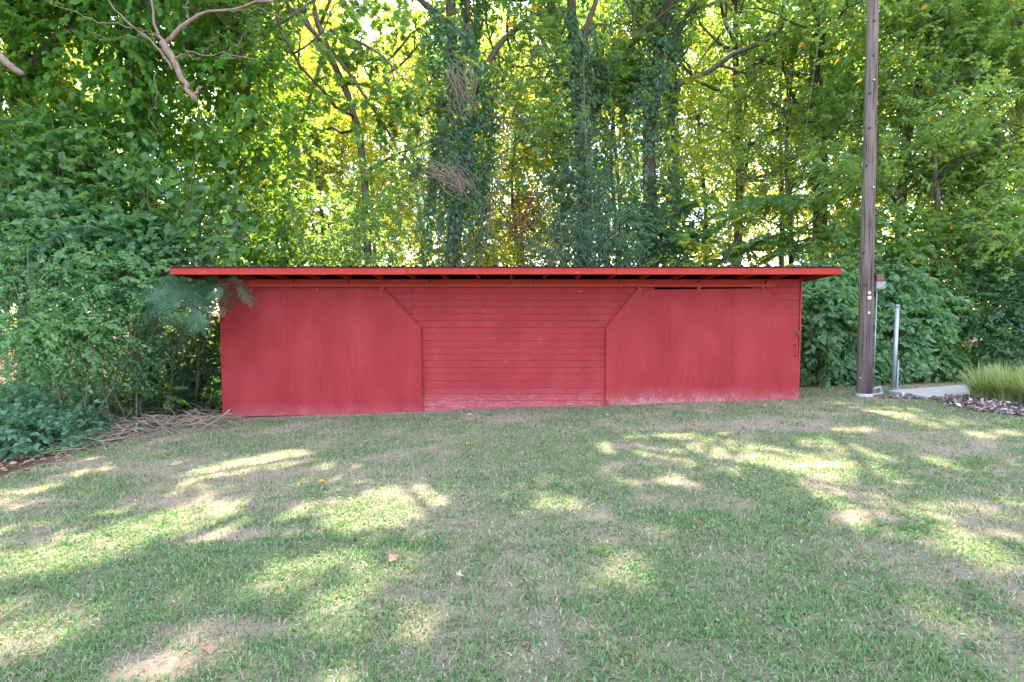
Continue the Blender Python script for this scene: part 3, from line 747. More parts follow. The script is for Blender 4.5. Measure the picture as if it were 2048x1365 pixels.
MB().box((.11, -.03, bx[2] - .02 - PZ), (bx[0] + .06 - PX, .0, bx[2] - .006 - PZ)).build('mounting_arm', M['iron'], UP)
MB().tube([(.168, -.02, -.05), (.165, -.02, bx[2] - .09 - PZ)], .010, 6).build('conduit', M['galv'], UP, True)
q0, q1 = P(1684, -260, 1.0), P(1595, 380, 4.6)
gw = MB(); tt = np.linspace(0, 1, 16)[:, None]; q2 = P(1560, 620, 6.2); pts = np.vstack([q0 + (q1 - q0) * tt, q1 + (q2 - q1) * tt[1:]])
gw.tube(pts, .006, 5); tag(gw.build('guy_wire', M['galv'], None, True), 'thin pale guy wire slanting down into the trees beside the pole', 'wire')

# metal post, slab, frame at the pole's foot
mp_ = G(1786, 783); mp_[2] += .05; h = P(1789, 611, mp_[1])[2] - mp_[2]
MP = thing('metal_post', 'slim grey galvanised metal post standing at the corner of the concrete slab', 'post', mp_)
MB().tube([(0, 0, -.1), (.02, 0, h - .03)], .041, 16).build('tube', M['galv'], MP, True)
MB().tube([(.02, 0, h - .03), (.02, 0, h - .005), (.02, 0, h + .012), (.02, 0, h + .02)], [.046, .046, .035, .01], 16).build('cap', M['galv'], MP, True)
bevel(MB().box((.043, -.045, .02), (.075, .02, .60)).build('bracket_channel', M['galv'], MP), .003)
bevel(MB().box((-.07, -.07, -.0), (.12, .07, .012)).build('base_plate', M['galv'], MP), .003)
MB().tube([(.09, -.03, .012), (.09, -.03, .05)], .016, 6).build('anchor_bolt', M['galv'], MP)
c0, c1 = G(1776, 787), G(1854, 800)
sl = MB(); poly = [c0[:2], c1[:2], c1[:2] + np.array([2.6, .25]), c0[:2] + np.array([2.6, .55])]
zt = [max(ground_z(*p) for p in poly) + .03] * 4
V = [(p[0], p[1], ground_z(*p) - .1) for p in poly] + [(p[0], p[1], max(ground_z(*p) + .065, ground_z(*c0[:2]) + .05)) for p in poly]
sl.add(V, [(0, 3, 2, 1), (4, 5, 6, 7), (0, 1, 5, 4), (1, 2, 6, 5), (2, 3, 7, 6), (3, 0, 4, 7)])
o = sl.build('concrete_slab', M['concrete']); bevel(o, .012); tag(o, 'pale concrete slab on the ground at the foot of the metal post', 'slab')
fb = G(1748, 791); FR = thing('pole_stand', 'small grey metal frame lying against the foot of the utility pole', 'metal frame', fb)
for nm, a, b in (('rail', (-.09, 0, .10), (.16, .05, .17)), ('rail', (-.12, -.08, .015), (.13, -.06, .05)), ('strut', (-.09, 0, .10), (-.12, -.08, .015)), ('strut', (.16, .05, .17), (.13, -.06, .05)), ('strut', (.0, .02, .13), (-.02, -.07, .03))):
    MB().tube([a, b], .016, 4).build(nm, M['galv'], FR)

# ------------------------------------------------------------------ trees
def T(pts, Yp): return [P(px, py, Yp) for px, py in pts]
def trunk_from(pts, Yp, top=None):
    q = T(pts, Yp); b = q[0].copy(); b[2] = ground_z(b[0], b[1]) - .1; q = [b] + q
    if top: q.append(q[-1] + np.array(top, float))
    return q

def vine_tree(label, px, Yp, zs, rs, seed, N, mat='ivy', leaf=.12, top=17.):
    rg = np.random.default_rng(seed); c = P(px, 600, Yp); b = c.copy(); b[2] = ground_z(b[0], b[1]) - .1
    root = make_tree('vine_covered_tree', label, 'tree', [b, b + np.array([.1, 0, 4]), b + np.array([-.1, .2, 9]), b + np.array([.2, .3, top])], .32, .12, 10, 900, 12, .20, 'diamond', 'mid', seed, .7, .22, 2, lo_frac=.55)
    bl = []
    for z, r in zip(zs, rs):
        for q in range(3):
            bl.append((c[0] + rg.normal(0, r * .55), Yp + rg.normal(0, .5), z + rg.normal(0, .4), r, r * .8, r * rg.uniform(.9, 1.2)))
    p, d, n, sz = blob_foliage(rg, bl, N, 8, leaf, .42, .5, .3, .7, .6)
    n = n + np.array([0, -.5, 0]); d[:, 2] -= .35
    leaves_obj('vine_curtain', 'ivy', p, d, n, sz, M[mat], root, True, root.location)
    return root
vine_tree('huge vine-smothered tree filling the upper left corner', 60, 1.6, (4, 6, 8, 10.2), (1.7, 1.8, 1.8, 1.8), 101, 3300)
vine_tree('vine-smothered tree behind the broken hanging limb', 285, 2.4, (3.2, 5, 7, 9, 11), (1.4, 1.6, 1.7, 1.7, 1.7), 102, 3600)
vine_tree('vine-smothered tree between the hanging limb and the lobed-leaf maple', 470, 5.0, (4.5, 7, 9.5, 12), (1.3, 1.3, 1.4, 1.6), 103, 2000)

make_tree('maple_tree', 'large-leaved maple with a few orange leaves left of the sky gap', 'tree',
    trunk_from([(735, 480), (715, 250), (640, 60), (600, -120)], 4.2, (-.2, .3, 4)), .12, .05, 13, 1150, 12, .155, 'lobed', 'maple', 111, .55, .26, 2,
    extra=[(T([(545, -30), (620, 55), (700, 150), (760, 240), (800, 300)], 3.6), .075, .02), (T([(660, 60), (760, 110), (830, 190)], 3.4), .045, .015), (T([(640, 130), (600, 260), (560, 330)], 3.8), .045, .015)], upper=(11.5, 1050, .26))
make_tree('ivy_clad_tree', 'forked ivy-clad tree with dead twigs, behind the middle of the left half of the roof', 'tree',
    trunk_from([(905, 520), (918, 400), (930, 310), (925, 200), (905, 100), (900, -60)], 5.0, (-.1, .2, 5)), .24, .12, 9, 1000, 12, .14, 'ovate', 'mid', 112, .5, .24, 2, ivy=9500, ivy_r=0.84, ivy_mat='dark',
    extra=[(T([(930, 230), (985, 110), (1050, 45), (1110, 10)], 5.0), .11, .05), (T([(905, 470), (965, 350), (1030, 290), (1075, 275)], 4.6), .06, .02)], upper=(12, 1050, .26), lo_frac=.5)
make_tree('ivy_clad_tree', 'straight slender ivy-clad trunk behind the centre of the roof', 'tree',
    trunk_from([(1165, 520), (1165, 330), (1150, 160), (1142, -60)], 6.0, (.1, .2, 5)), .22, .11, 9, 1000, 12, .14, 'ovate', 'mid', 113, .5, .22, 2, ivy=9500, ivy_r=0.72, ivy_mat='dark',
    extra=[(T([(1155, 190), (1195, 195), (1215, 140)], 6.0), .05, .03)], upper=(12.5, 1050, .26), lo_frac=.5)
make_tree('ivy_clad_tree', 'dark ivy-clad tree with a bare brown side limb leaning right at its top', 'tree',
    trunk_from([(1300, 520), (1300, 400), (1297, 260), (1308, 170), (1325, 40), (1332, -80)], 6.6, (.2, .2, 5)), .25, .12, 9, 1000, 12, .14, 'ovate', 'right', 114, .5, .24, 2, ivy=9500, ivy_r=0.80, ivy_mat='dark',
    extra=[(T([(1300, 240), (1330, 150), (1352, 80), (1375, 30), (1445, 0)], 6.4), .10, .05), (T([(1310, 235), (1265, 180), (1240, 120)], 6.6), .06, .025)], upper=(13, 1050, .26), lo_frac=.5)
make_tree('tulip_tree', 'forked grey tree left of the utility pole', 'tree',
    trunk_from([(1640, 450), (1642, 300), (1638, 220), (1628, 100), (1600, -60)], 7.5, (-.2, .2, 5)), .24, .10, 15, 2000, 12, .14, 'diamond', 'right', 115, .55, .25, 2,
    extra=[(T([(1642, 230), (1668, 165), (1715, 130), (1750, 90)], 7.3), .10, .04), (T([(1640, 300), (1580, 180), (1560, 90)], 7.6), .07, .03)], upper=(13.5, 1050, .26), lo_frac=.4)
make_tree('tulip_tree', 'leafy tree with sloping thin limbs right of the utility pole', 'tree',
    trunk_from([(1800, 520), (1810, 300), (1850, 120), (1880, -60)], 5.4, (.3, .2, 5)), .15, .06, 17, 2600, 12, .15, 'ovate', 'right', 116, .55, .27, 2,
    extra=[(T([(1810, 260), (1890, 130), (1960, 60), (2040, 30)], 5.0), .06, .02), (T([(1815, 380), (1900, 330), (1990, 350)], 4.4), .045, .015)], upper=(11.8, 700, .26), lo_frac=.22)
make_tree('tulip_tree', 'leafy tree overhanging the ornamental grass at the far right', 'tree',
    trunk_from([(2050, 520), (2045, 300), (2040, 100), (2060, -60)], 4.0, (.3, .2, 5)), .15, .06, 17, 2300, 12, .15, 'ovate', 'right', 117, .55, .27, 2, upper=(11, 250, .26), lo_frac=.2)
make_tree('tulip_tree', 'tall tree between the bare side limb and the forked grey tree', 'tree',
    trunk_from([(1475, 500), (1480, 300), (1470, 100), (1480, -60)], 8.6, (.2, .2, 4)), .16, .07, 16, 1700, 12, .14, 'diamond', 'right', 118, .55, .26, 2, upper=(14.5, 1050, .26), lo_frac=.3)

for lb, px, Yp, h, mt, N_, sd_ in (('low-branched leafy tree just right of the pole, behind the big-leaved shrub', 1860, 3.4, 9.0, 'right', 2300, 131), ('leafy young tree behind the guy wire', 1570, 6.6, 9.5, 'right', 1300, 132),
        ('leafy young tree between the slender and the dark ivy-clad trunks', 1225, 7.6, 10, 'bright', 1000, 133), ('leafy young tree hugging the right side of the forked ivy-clad tree', 1030, 7.2, 8.5, 'bright', 900, 134), ('low-branched leafy tree behind the ornamental grass', 1985, 3.6, 9.0, 'right', 2000, 136)):
    b = P(px, 600, Yp); b[2] = ground_z(b[0], b[1]) - .1
    make_tree('young_tree', lb, 'tree', [b, b + np.array([.15, 0, h * .4]), b + np.array([-.1, 0, h * .7]), b + np.array([.1, .1, h])], .09, .03, 18, N_, 12, .125, 'diamond', mt, sd_, .55, .25, 2, lo_frac=.12, up=.5)
# sunlit trees farther back: three builds, copied
def back_tree(seed, mat, kind, leaf, label, x, y, h, N=1500):
    z = ground_z(x, y) - .1
    return make_tree('woodland_tree', label, 'tree', [(x, y, z), (x + .2, y, z + h * .4), (x - .15, y + .2, z + h * .75), (x + .1, y, z + h)], .11, .035, 16, N, 12, leaf, kind, mat, seed, .65, .27, 2, cull=False, lo_frac=.12, group='sunlit trees at the back of the wood', up=.4)
def back_x(px, y): return P(px, 600, y)[0]
protos = [back_tree(201, 'bright', 'diamond', .14, 'yellow-green sunlit tree behind the lobed-leaf maple', back_x(640, 12), 12, 12.5),
          back_tree(202, 'bright', 'diamond', .135, 'yellow-green sunlit tree filling the gap between the two left ivy-clad trunks', back_x(1035, 13), 13, 12),
          back_tree(203, 'right', 'diamond', .15, 'green sunlit tree behind the tree between the bare limb and the forked tree', back_x(1400, 14), 14, 14)]
spots = [(0, 840, 15, 1.0, 'sunlit tree just right of the large-leaved maple, under the sky gap'), (1, 520, 15, 1.1, 'sunlit tree showing between the vine-smothered trees and the maple'),
         (0, 610, 18, 1.25, 'distant sunlit tree left of the maple trunk'), (2, 670, 22, 1.05, 'mid-height distant tree straight behind the maple trunk'), (1, 745, 17, .9, 'low sunlit tree between the maple trunk and the forked ivy-clad tree'), (2, 575, 19, .95, 'low distant tree left of the maple trunk'), (0, 960, 22, 1.3, 'tall distant tree right behind the forked ivy-clad trunk'), (1, 1480, 17, 1.2, 'sunlit tree behind the tall tree between the bare limb and the forked grey tree'), (0, 940, 18, 1.2, 'distant sunlit tree behind the forked ivy-clad tree'), (2, 1230, 16, 1.1, 'sunlit tree seen between the slender and the dark ivy-clad trunks'), (0, 1560, 13, 1.15, 'sunlit tree just left of the forked grey tree'),
         (1, 1740, 14, 1.2, 'sunlit tree seen behind the utility pole'), (2, 1920, 12, 1.05, 'sunlit tree behind the sloping thin limbs'),
         (0, 2080, 11, 1.1, 'sunlit tree at the right edge behind the overhanging tree'), (2, 380, 14, 1.0, 'sunlit tree glimpsed through the vines beside the hanging limb'),
         (1, 150, 14, 1.1, 'sunlit tree glimpsed through the vines at upper left'), (0, 1130, 19, 1.25, 'distant sunlit tree behind the slender ivy-clad trunk'), (2, 720, 20, 1.2, 'distant sunlit tree behind the maple crown'),
         (0, 1660, 20, 1.3, 'distant sunlit tree behind the fork of the grey tree'), (1, 1340, 20, 1.25, 'distant sunlit tree behind the dark ivy-clad tree')]
for q, (k, px, y, sc, label) in enumerate(spots):
    src = protos[k]; r = src.copy(); SC.collection.objects.link(r); x = back_x(px, y)
    r.location = (x, y, ground_z(x, y) - .1); r.rotation_euler = (0, 0, 1.3 * q + .7); r.scale = (sc, sc, sc); r['label'] = label
    for ch in src.children:
        c = ch.copy(); SC.collection.objects.link(c); c.parent = r
# trees off to the sides that close the wood
for q, (k, x, y, sc, label) in enumerate([(2, -15, 4, 1.2, 'tree at the left edge behind the vines'), (0, -12.2, 1.2, .95, 'leafy tree just beyond the left edge of the thicket'), (2, -14.5, -2.2, 1.0, 'leafy tree left of the ivy mound, beyond the lawn'), (1, -18.5, -.5, 1.1, 'leafy tree farthest left beyond the lawn'), (1, 15.5, 4, .8, 'tree behind the right edge of the lawn')]):
    src = protos[k]; r = src.copy(); SC.collection.objects.link(r); r.location = (x, y, ground_z(x, y) - .1); r.rotation_euler = (0, 0, 2 + q); r.scale = (sc, sc, sc); r['label'] = label
    for ch in src.children:
        c = ch.copy(); SC.collection.objects.link(c); c.parent = r
# far wood that closes the horizon
rgt = np.random.default_rng(5); N = 7500
xx = rgt.uniform(-48, 48, N); yy = rgt.uniform(25, 36, N); hmax = 12 * (.55 + .7 * fbm(xx * .22, yy * .2, 15, 3)); z0 = rgt.uniform(0, 1, N) ** .8 * hmax
p, d, n, sz = spray(rgt, np.stack([xx, yy, ground_z(xx, yy) + z0], -1), rgt.normal(0, 1, (N, 3)), .9 * rgt.uniform(.6, 1.3, N), 8, .30, up=.3)
tag(leaves_obj('distant_woods', 'diamond', p, d, n, sz, M['bright'], None, False), 'far sunlit woods seen through gaps between the trunks', 'woods', None, 'stuff')

# ------------------------------------------------------------------ drapery of narrow leaves, understory
def shrub_px(name, label, cat, specs, N, K, leaf, kind, mat, seed, **kw):
    """specs: (px, py, Y, rx, ry, rz)"""
    bl = []
    for px, py, Yp, rx, ry, rz_ in specs:
        c = P(px, py, Yp); bl.append((c[0], c[1], c[2], rx, ry, rz_))
    b = bl[0]; return make_shrub(name, label, cat, (np.mean([q[0] for q in bl]), np.mean([q[1] for q in bl]), 0), bl, N, K, leaf, kind, mat, seed, **kw)
shrub_px('climbing_vine', 'narrow-leaved vine hanging round the forked ivy-clad tree', 'vine', [(880, 250, 4.3, 1.0, .6, .9), (905, 330, 4.2, 1.1, .6, .8), (850, 400, 4.1, .8, .6, .8), (960, 420, 4.2, .7, .5, .9), (1000, 200, 4.6, .9, .5, .7)], 800, 12, .11, 'lance', 'lance', 301, L=.5, stems=5, droop=.7, up=.3, stem_mat='vine')
shrub_px('climbing_vine', 'grey-green narrow-leaved vine heaped before the slender ivy-clad trunk', 'vine', [(1160, 410, 4.6, 1.2, .6, 1.1), (1195, 330, 5.0, .8, .5, .8), (1130, 480, 4.2, .9, .6, .8), (1225, 470, 4.2, .9, .6, .8), (1180, 60, 5.4, .9, .5, 1.2)], 1000, 12, .115, 'lance', 'lance', 302, L=.5, stems=5, droop=.7, up=.3, stem_mat='vine')
shrub_px('shrub', 'bright green shrub showing over the roof below the maple', 'shrub', [(640, 470, 4.4, 1.3, .8, 1.1), (540, 480, 4.0, 1.1, .8, 1.0), (735, 480, 3.1, .9, .6, .8), (745, 390, 3.3, .7, .5, .8), (610, 540, 4.0, 1.4, .7, 1.0)], 1100, 10, .10, 'ovate', 'mid', 303, L=.4)
shrub_px('shrub', 'small-leaved shrub over the roof between the two left ivy-clad trunks', 'shrub', [(1030, 500, 5.6, 1.3, .8, 1.0), (960, 520, 5.2, 1.2, .7, .9), (820, 510, 5.4, 1.0, .7, 1.0)], 800, 10, .09, 'ovate', 'bright', 304, L=.4)
shrub_px('shrub', 'shrub with rust-red dead leaves above the middle of the roof', 'shrub', [(1055, 420, 5.0, .30, .25, .40), (1040, 455, 5.0, .22, .2, .35)], 130, 8, .09, 'ovate', 'dead', 305, L=.25, stems=4)
shrub_px('shrub', 'dark shrub over the roof below the dark ivy-clad tree', 'shrub', [(1260, 480, 6.0, 1.1, .7, 1.1), (1330, 440, 6.2, 1.0, .7, 1.3), (1220, 520, 5.6, 1.1, .7, .8)], 800, 10, .11, 'ovate', 'dark', 306, L=.4)

# fronds: pinnate (tree of heaven) and feathery (mimosa), shared meshes, each frond its own part
def pinnate(name, pairs, leaflet, mat, seed):
    rg = np.random.default_rng(seed); t = np.linspace(.12, .96, pairs); arc = np.stack([t, 0 * t, -.32 * t ** 2], -1)
    pos = np.repeat(arc, 2, 0); sg = np.tile([1, -1], pairs)
    d = np.stack([np.full(2 * pairs, .55), sg * 1., np.full(2 * pairs, -.35)], -1) + rg.normal(0, .12, (2 * pairs, 3))
    n = np.stack([rg.normal(0, .2, 2 * pairs), rg.normal(0, .2, 2 * pairs), np.ones(2 * pairs)], -1)
    sz = leaflet * np.repeat(np.sin(np.linspace(.5, 2.7, pairs)) * .5 + .6, 2)
    V, f = leaves_mesh(name, 'ovate', pos, d, n, sz, mat, False)
    V = V; mb = MB(); mb.add(V, f); tt = np.linspace(0, 1, 7); mb.tube(np.stack([tt, 0 * tt, -.32 * tt ** 2], -1), np.linspace(.008, .003, 7), 4)
    return mb.mesh(name, M[mat])
def mimosa_frond(name, mat, seed):
    rg = np.random.default_rng(seed); mb = MB(); pairs = 9
    for k, t in enumerate(np.linspace(.18, .97, pairs)):
        L = .42 * math.sin(.6 + 2.0 * t)
        for sg in (1, -1):
            b = np.array([t, 0, -.25 * t * t]); d = unit(np.array([.55, sg * 1.0, -.25]) + rg.normal(0, .06, 3)); s_ = unit(np.cross(d, (0, 0, 1)))
            for u in np.linspace(.10, 1, 7):
                c = b + d * L * u + np.array([0, 0, -.12 * u * u * L]); w_ = L * .17 * math.sin(.4 + 2.4 * u)
                mb.add([c - d * L * .055, c + s_ * w_ + d * L * .03, c + d * L * .055], [(0, 1, 2)]); mb.add([c - d * L * .055, c + d * L * .055, c - s_ * w_ + d * L * .03], [(0, 1, 2)])
    tt = np.linspace(0, 1, 6); mb.tube(np.stack([tt, 0 * tt, -.25 * tt * tt], -1), np.linspace(.008, .003, 6), 4)
    return mb.mesh(name, M[mat])
def frond_plant(name, label, cat, base, heads, meshes, per, size, seed, stem_r=.035, group=None, mat='bark', face=0., face_droop=0.):
    """heads: points where a whorl of fronds springs"""
    rg = np.random.default_rng(seed); base = np.array(base, float); base[2] = ground_z(base[0], base[1]) - .05
    root = thing(name, label, cat, base, group); mb = MB()
    hub = np.mean(heads, 0); hub = base + (hub - base) * np.array([.55, .55, .62]); m = (base + hub) / 2 + rg.normal(0, .08, 3)
    mb.tube(path([base, m, hub], 9, rg, .015), np.linspace(stem_r * 1.3, stem_r, 9), 6)
    for h in heads:
        m = (hub + h) / 2 + rg.normal(0, .12, 3); m[2] += .12; mb.tube(path([hub, m, h], 8), np.linspace(stem_r * .7, stem_r * .3, 8), 5)
    mb.build('stem', M[mat], root, True, base)
    for h in heads:
        for k in range(per):
            a = k * 2.4 + rg.uniform(0, .8); o = link('frond', meshes[k % len(meshes)], root)
            o.location = (np.array(h) - base + rg.normal(0, .09, 3)).tolist(); s_ = size * rg.uniform(.7, 1.15); o.scale = (s_, s_, s_)
            o.rotation_euler = (rg.normal(0, .35), rg.uniform(-.45, .35) + face_droop, a if face == 0 else -math.pi / 2 + rg.normal(0, 1.2))
    return root
pin = [pinnate('frond', 11, .23, 'right', 1), pinnate('frond', 10, .25, 'broad', 2), pinnate('frond', 12, .20, 'right', 3)]
mim = [mimosa_frond('frond', 'bluish', 4), mimosa_frond('frond', 'bluish', 5)]
frond_plant('sumac_tree', 'feather-leaved sapling arching over the roof right of the dark ivy-clad tree', 'sapling', P(1420, 600, 5.8), [P(px, py, 5.6 + .4 * (k % 3)) for k, (px, py) in enumerate(((1340, 470), (1395, 400), (1410, 480), (1465, 430), (1500, 490), (1300, 500), (1555, 470), (1370, 520), (1450, 515), (1530, 400)))], pin, 9, 1.05, 71)
frond_plant('sumac_tree', 'feather-leaved sapling beside the left of the utility pole above the roof end', 'sapling', P(1610, 600, 6.0), [P(px, py, 5.6 + .4 * (k % 3)) for k, (px, py) in enumerate(((1590, 400), (1640, 470), (1660, 390), (1580, 500), (1690, 470), (1630, 340)))], pin, 9, 1.0, 72)
frond_plant('mimosa_tree', 'feathery blue-green mimosa sapling reaching over the left end of the shed', 'sapling', P(345, 830, .5), [P(px, py, -1.1 + .3 * (k % 3)) for k, (px, py) in enumerate(((335, 585), (385, 580), (405, 566), (290, 600), (350, 635), (320, 560), (390, 625), (452, 566), (250, 575)))], mim, 9, .50, 73, .016, face_droop=.45)
frond_plant('sumac_tree', 'low feather-leaved seedling in the dark gap left of the shed', 'sapling', P(300, 850, .2), [P(px, py, -.1) for px, py in ((270, 775), (330, 790), (210, 800), (150, 795))], pin, 7, .5, 74, .014)
frond_plant('mimosa_tree', 'feathery blue-green foliage at the left edge above the small-leaved shrubs', 'sapling', P(40, 830, .4), [P(px, py, -.5 + .4 * (k % 3)) for k, (px, py) in enumerate(((60, 430), (130, 440), (20, 470), (180, 450), (100, 490), (230, 500)))], mim, 8, .66, 75, .03)

# lobed-leaf sapling on the left: its leaves are large enough to be parts
def leaf_mesh(kind, mat, nm='leaf'):
    tv, tf = LEAF[kind]; return mesh_np(nm, tv, [tf], mat)
def leafy_sapling(label, base, branches, meshes, n, size, seed):
    rg = np.random.default_rng(seed); base = np.array(base, float); base[2] = ground_z(base[0], base[1]) - .05
    root = thing('maple_sapling', label, 'sapling', base); mb = MB(); q = []
    hub = base * .35 + np.mean(branches, 0) * .65; mb.tube(path([base, (base + hub) / 2 + rg.normal(0, .1, 3), hub], 10, rg, .02), np.linspace(.045, .03, 10), 6)
    for e in branches:
        m = (hub + e) / 2 + rg.normal(0, .2, 3); m[2] += .2; pts = path([hub, m, e], 14); mb.tube(pts, np.linspace(.02, .006, 14), 5); q.append(pts)
    mb.build('stem', M['bark'], root, True, base)
    for k in range(n):
        pts = q[k % len(q)]; t = rg.uniform(.45, 1.02) * 13; i = min(int(t), 12); b = pts[i] + (pts[i + 1] - pts[i]) * (t - i) + rg.normal(0, .20, 3)
        o = link('leaf', meshes[k % len(meshes)], root); o.location = (b - base).tolist(); s_ = size * rg.uniform(.65, 1.2); o.scale = (s_, s_, s_)
        o.rotation_euler = (rg.normal(.55, .45), rg.normal(.45, .35), -math.pi / 2 + rg.normal(0, 1.0))
    return root
lm = [leaf_mesh('lobed', leaf_mat('sapling_leaf_' + 'abc'[k], c, c, (.16, .30, .06), .4)) for k, c in enumerate(((.055, .12, .05), (.075, .15, .065), (.095, .17, .085)))]
leafy_sapling('sapling with big pale lobed leaves above the roof\'s left end', P(385, 830, 1.2), [P(px, py, -.2 + .25 * (k % 4)) for k, (px, py) in enumerate(((400, 240), (440, 310), (390, 360), (470, 350), (340, 330), (420, 420), (360, 440), (470, 430), (520, 460), (300, 290), (250, 300), (490, 480), (410, 500), (330, 490)))], lm, 290, .21, 81)

# shrubs on the left
shrub_px('privet_shrub', 'small-leaved shrub at the left edge, tallest of the left thicket', 'shrub', [(40, 610, -1.2, 1.0, .8, .9), (20, 720, -1.5, .9, .7, .8), (130, 560, -.6, 1.0, .8, .8), (-60, 560, -1.0, 1.1, .8, 1.2)], 1700, 12, .055, 'ovate', 'privet', 401, L=.36, stem_mat='vine')
shrub_px('privet_shrub', 'small-leaved arching shrub in the middle of the left thicket', 'shrub', [(190, 620, -.4, .95, .7, .8), (240, 690, -.4, .85, .6, .7), (150, 700, -.9, .8, .6, .7), (290, 620, .1, .8, .6, .8)], 1700, 12, .052, 'ovate', 'privet', 402, L=.36, stem_mat='vine')
shrub_px('shrub', 'dark leafy shrub between the left thicket and the shed wall', 'shrub', [(380, 680, 1.6, .8, .6, .9), (330, 740, 1.9, .9, .6, .8), (420, 760, 2.4, .7, .5, .7)], 800, 10, .10, 'ovate', 'dark', 403, L=.35)
shrub_px('shrub', 'sunlit yellow-green shrub seen in the gap beside the shed\'s left corner', 'shrub', [(415, 720, 4.4, .8, .7, 1.0), (390, 800, 4.2, 1.0, .6, .5), (250, 780, 4.6, 1.2, .6, .8), (440, 640, 5.0, .7, .6, .9)], 700, 10, .09, 'ovate', 'bright', 404, L=.35)
shrub_px('shrub', 'broad-leaved vine shrub over the top of the left thicket', 'shrub', [(110, 480, -.2, 1.2, .8, .8), (250, 510, .3, 1.1, .8, .7), (20, 500, -.4, 1.0, .8, .8), (360, 520, .9, 1.0, .7, .6)], 1000, 9, .12, 'ivy', 'broad', 405, L=.4)
shrub_px('ivy_mound', 'low mound of dark ivy at the lawn\'s left edge', 'ivy', [(70, 890, -2.6, .75, .6, .42), (20, 860, -2.2, .8, .6, .6), (-60, 900, -3.0, .9, .7, .5), (140, 860, -1.8, .6, .5, .35)], 1100, 10, .07, 'ivy', 'bluish', 406, L=.22, stems=3)
shrub_px('shrub', 'dark undergrowth behind the brush pile', 'shrub', [(200, 830, .6, 1.0, .5, .4), (320, 825, .9, 1.0, .5, .35), (90, 800, 0., 1.0, .6, .6), (420, 800, 1.6, .6, .5, .4)], 800, 9, .08, 'ovate', 'dark', 407, L=.25, stems=4)
o = frond_plant
shrub_px('climbing_vine', 'broad-leaved vine climbing from the left thicket into the vine-smothered trees', 'vine', [(60, 380, .2, 1.0, .6, .9), (170, 360, .5, .9, .6, .8), (280, 400, .9, .9, .6, .8), (-20, 320, .0, .9, .6, .9), (120, 300, .6, .7, .5, .8), (230, 440, .5, 1.0, .6, .6)], 900, 9, .13, 'ivy', 'ivy_pale', 408, L=.4, stem_mat='vine', droop=.6)
shrub_px('shrub', 'loose pale green sapling sprays over the middle of the left thicket', 'shrub', [(90, 520, -1.0, .9, .5, .5), (230, 560, -.7, .9, .5, .45), (160, 660, -1.3, .8, .4, .5), (40, 660, -1.9, .7, .4, .5)], 420, 11, .085, 'ovate', 'pale', 409, L=.5, stem_mat='vine', shell=.4)
# shrubs on the right
shrub_px('pawpaw_shrub', 'big-leaved shrub beside the shed\'s right corner', 'shrub', [(1650, 640, 2.1, .8, .6, .7), (1680, 720, 2.2, .9, .6, .6), (1630, 580, 2.6, .7, .6, .6), (1700, 600, 2.9, .8, .6, .6)], 850, 9, .17, 'ovate', 'broad', 411, L=.45, droop=.6)
shrub_px('pawpaw_shrub', 'big-leaved shrub behind the metal post', 'shrub', [(1790, 640, 2.3, .9, .6, .6), (1820, 710, 2.2, .9, .6, .6), (1770, 580, 2.7, .9, .7, .6), (1850, 620, 2.6, .8, .6, .6)], 850, 9, .15, 'ovate', 'broad', 412, L=.45, droop=.6)
shrub_px('shrub', 'dense green shrub behind the concrete slab', 'shrub', [(1920, 690, 2.6, .9, .6, .8), (1890, 610, 3.0, .9, .7, .7), (1950, 740, 2.2, 1.0, .6, .5), (1850, 745, 2.6, .8, .5, .4)], 1000, 10, .10, 'ovate', 'mid', 413, L=.4)
shrub_px('shrub', 'dark shrub behind the ornamental grass', 'shrub', [(2030, 680, 2.0, .9, .6, .8), (2050, 740, 1.6, .9, .6, .6), (2010, 600, 2.6, .9, .7, .8), (2090, 600, 2.2, 1.0, .7, .9)], 1100, 10, .11, 'ovate', 'dark', 414, L=.4)
shrub_px('shrub', 'leafy thicket above the shrubs right of the utility pole', 'shrub', [(1780, 480, 3.4, 1.1, .7, .9), (1880, 500, 3.6, 1.1, .7, .9), (1980, 480, 3.4, 1.1, .7, 1.0), (1700, 520, 3.6, .9, .6, .8), (2060, 520, 3.0, .9, .6, .9)], 1500, 10, .13, 'ovate', 'right', 415, L=.45)

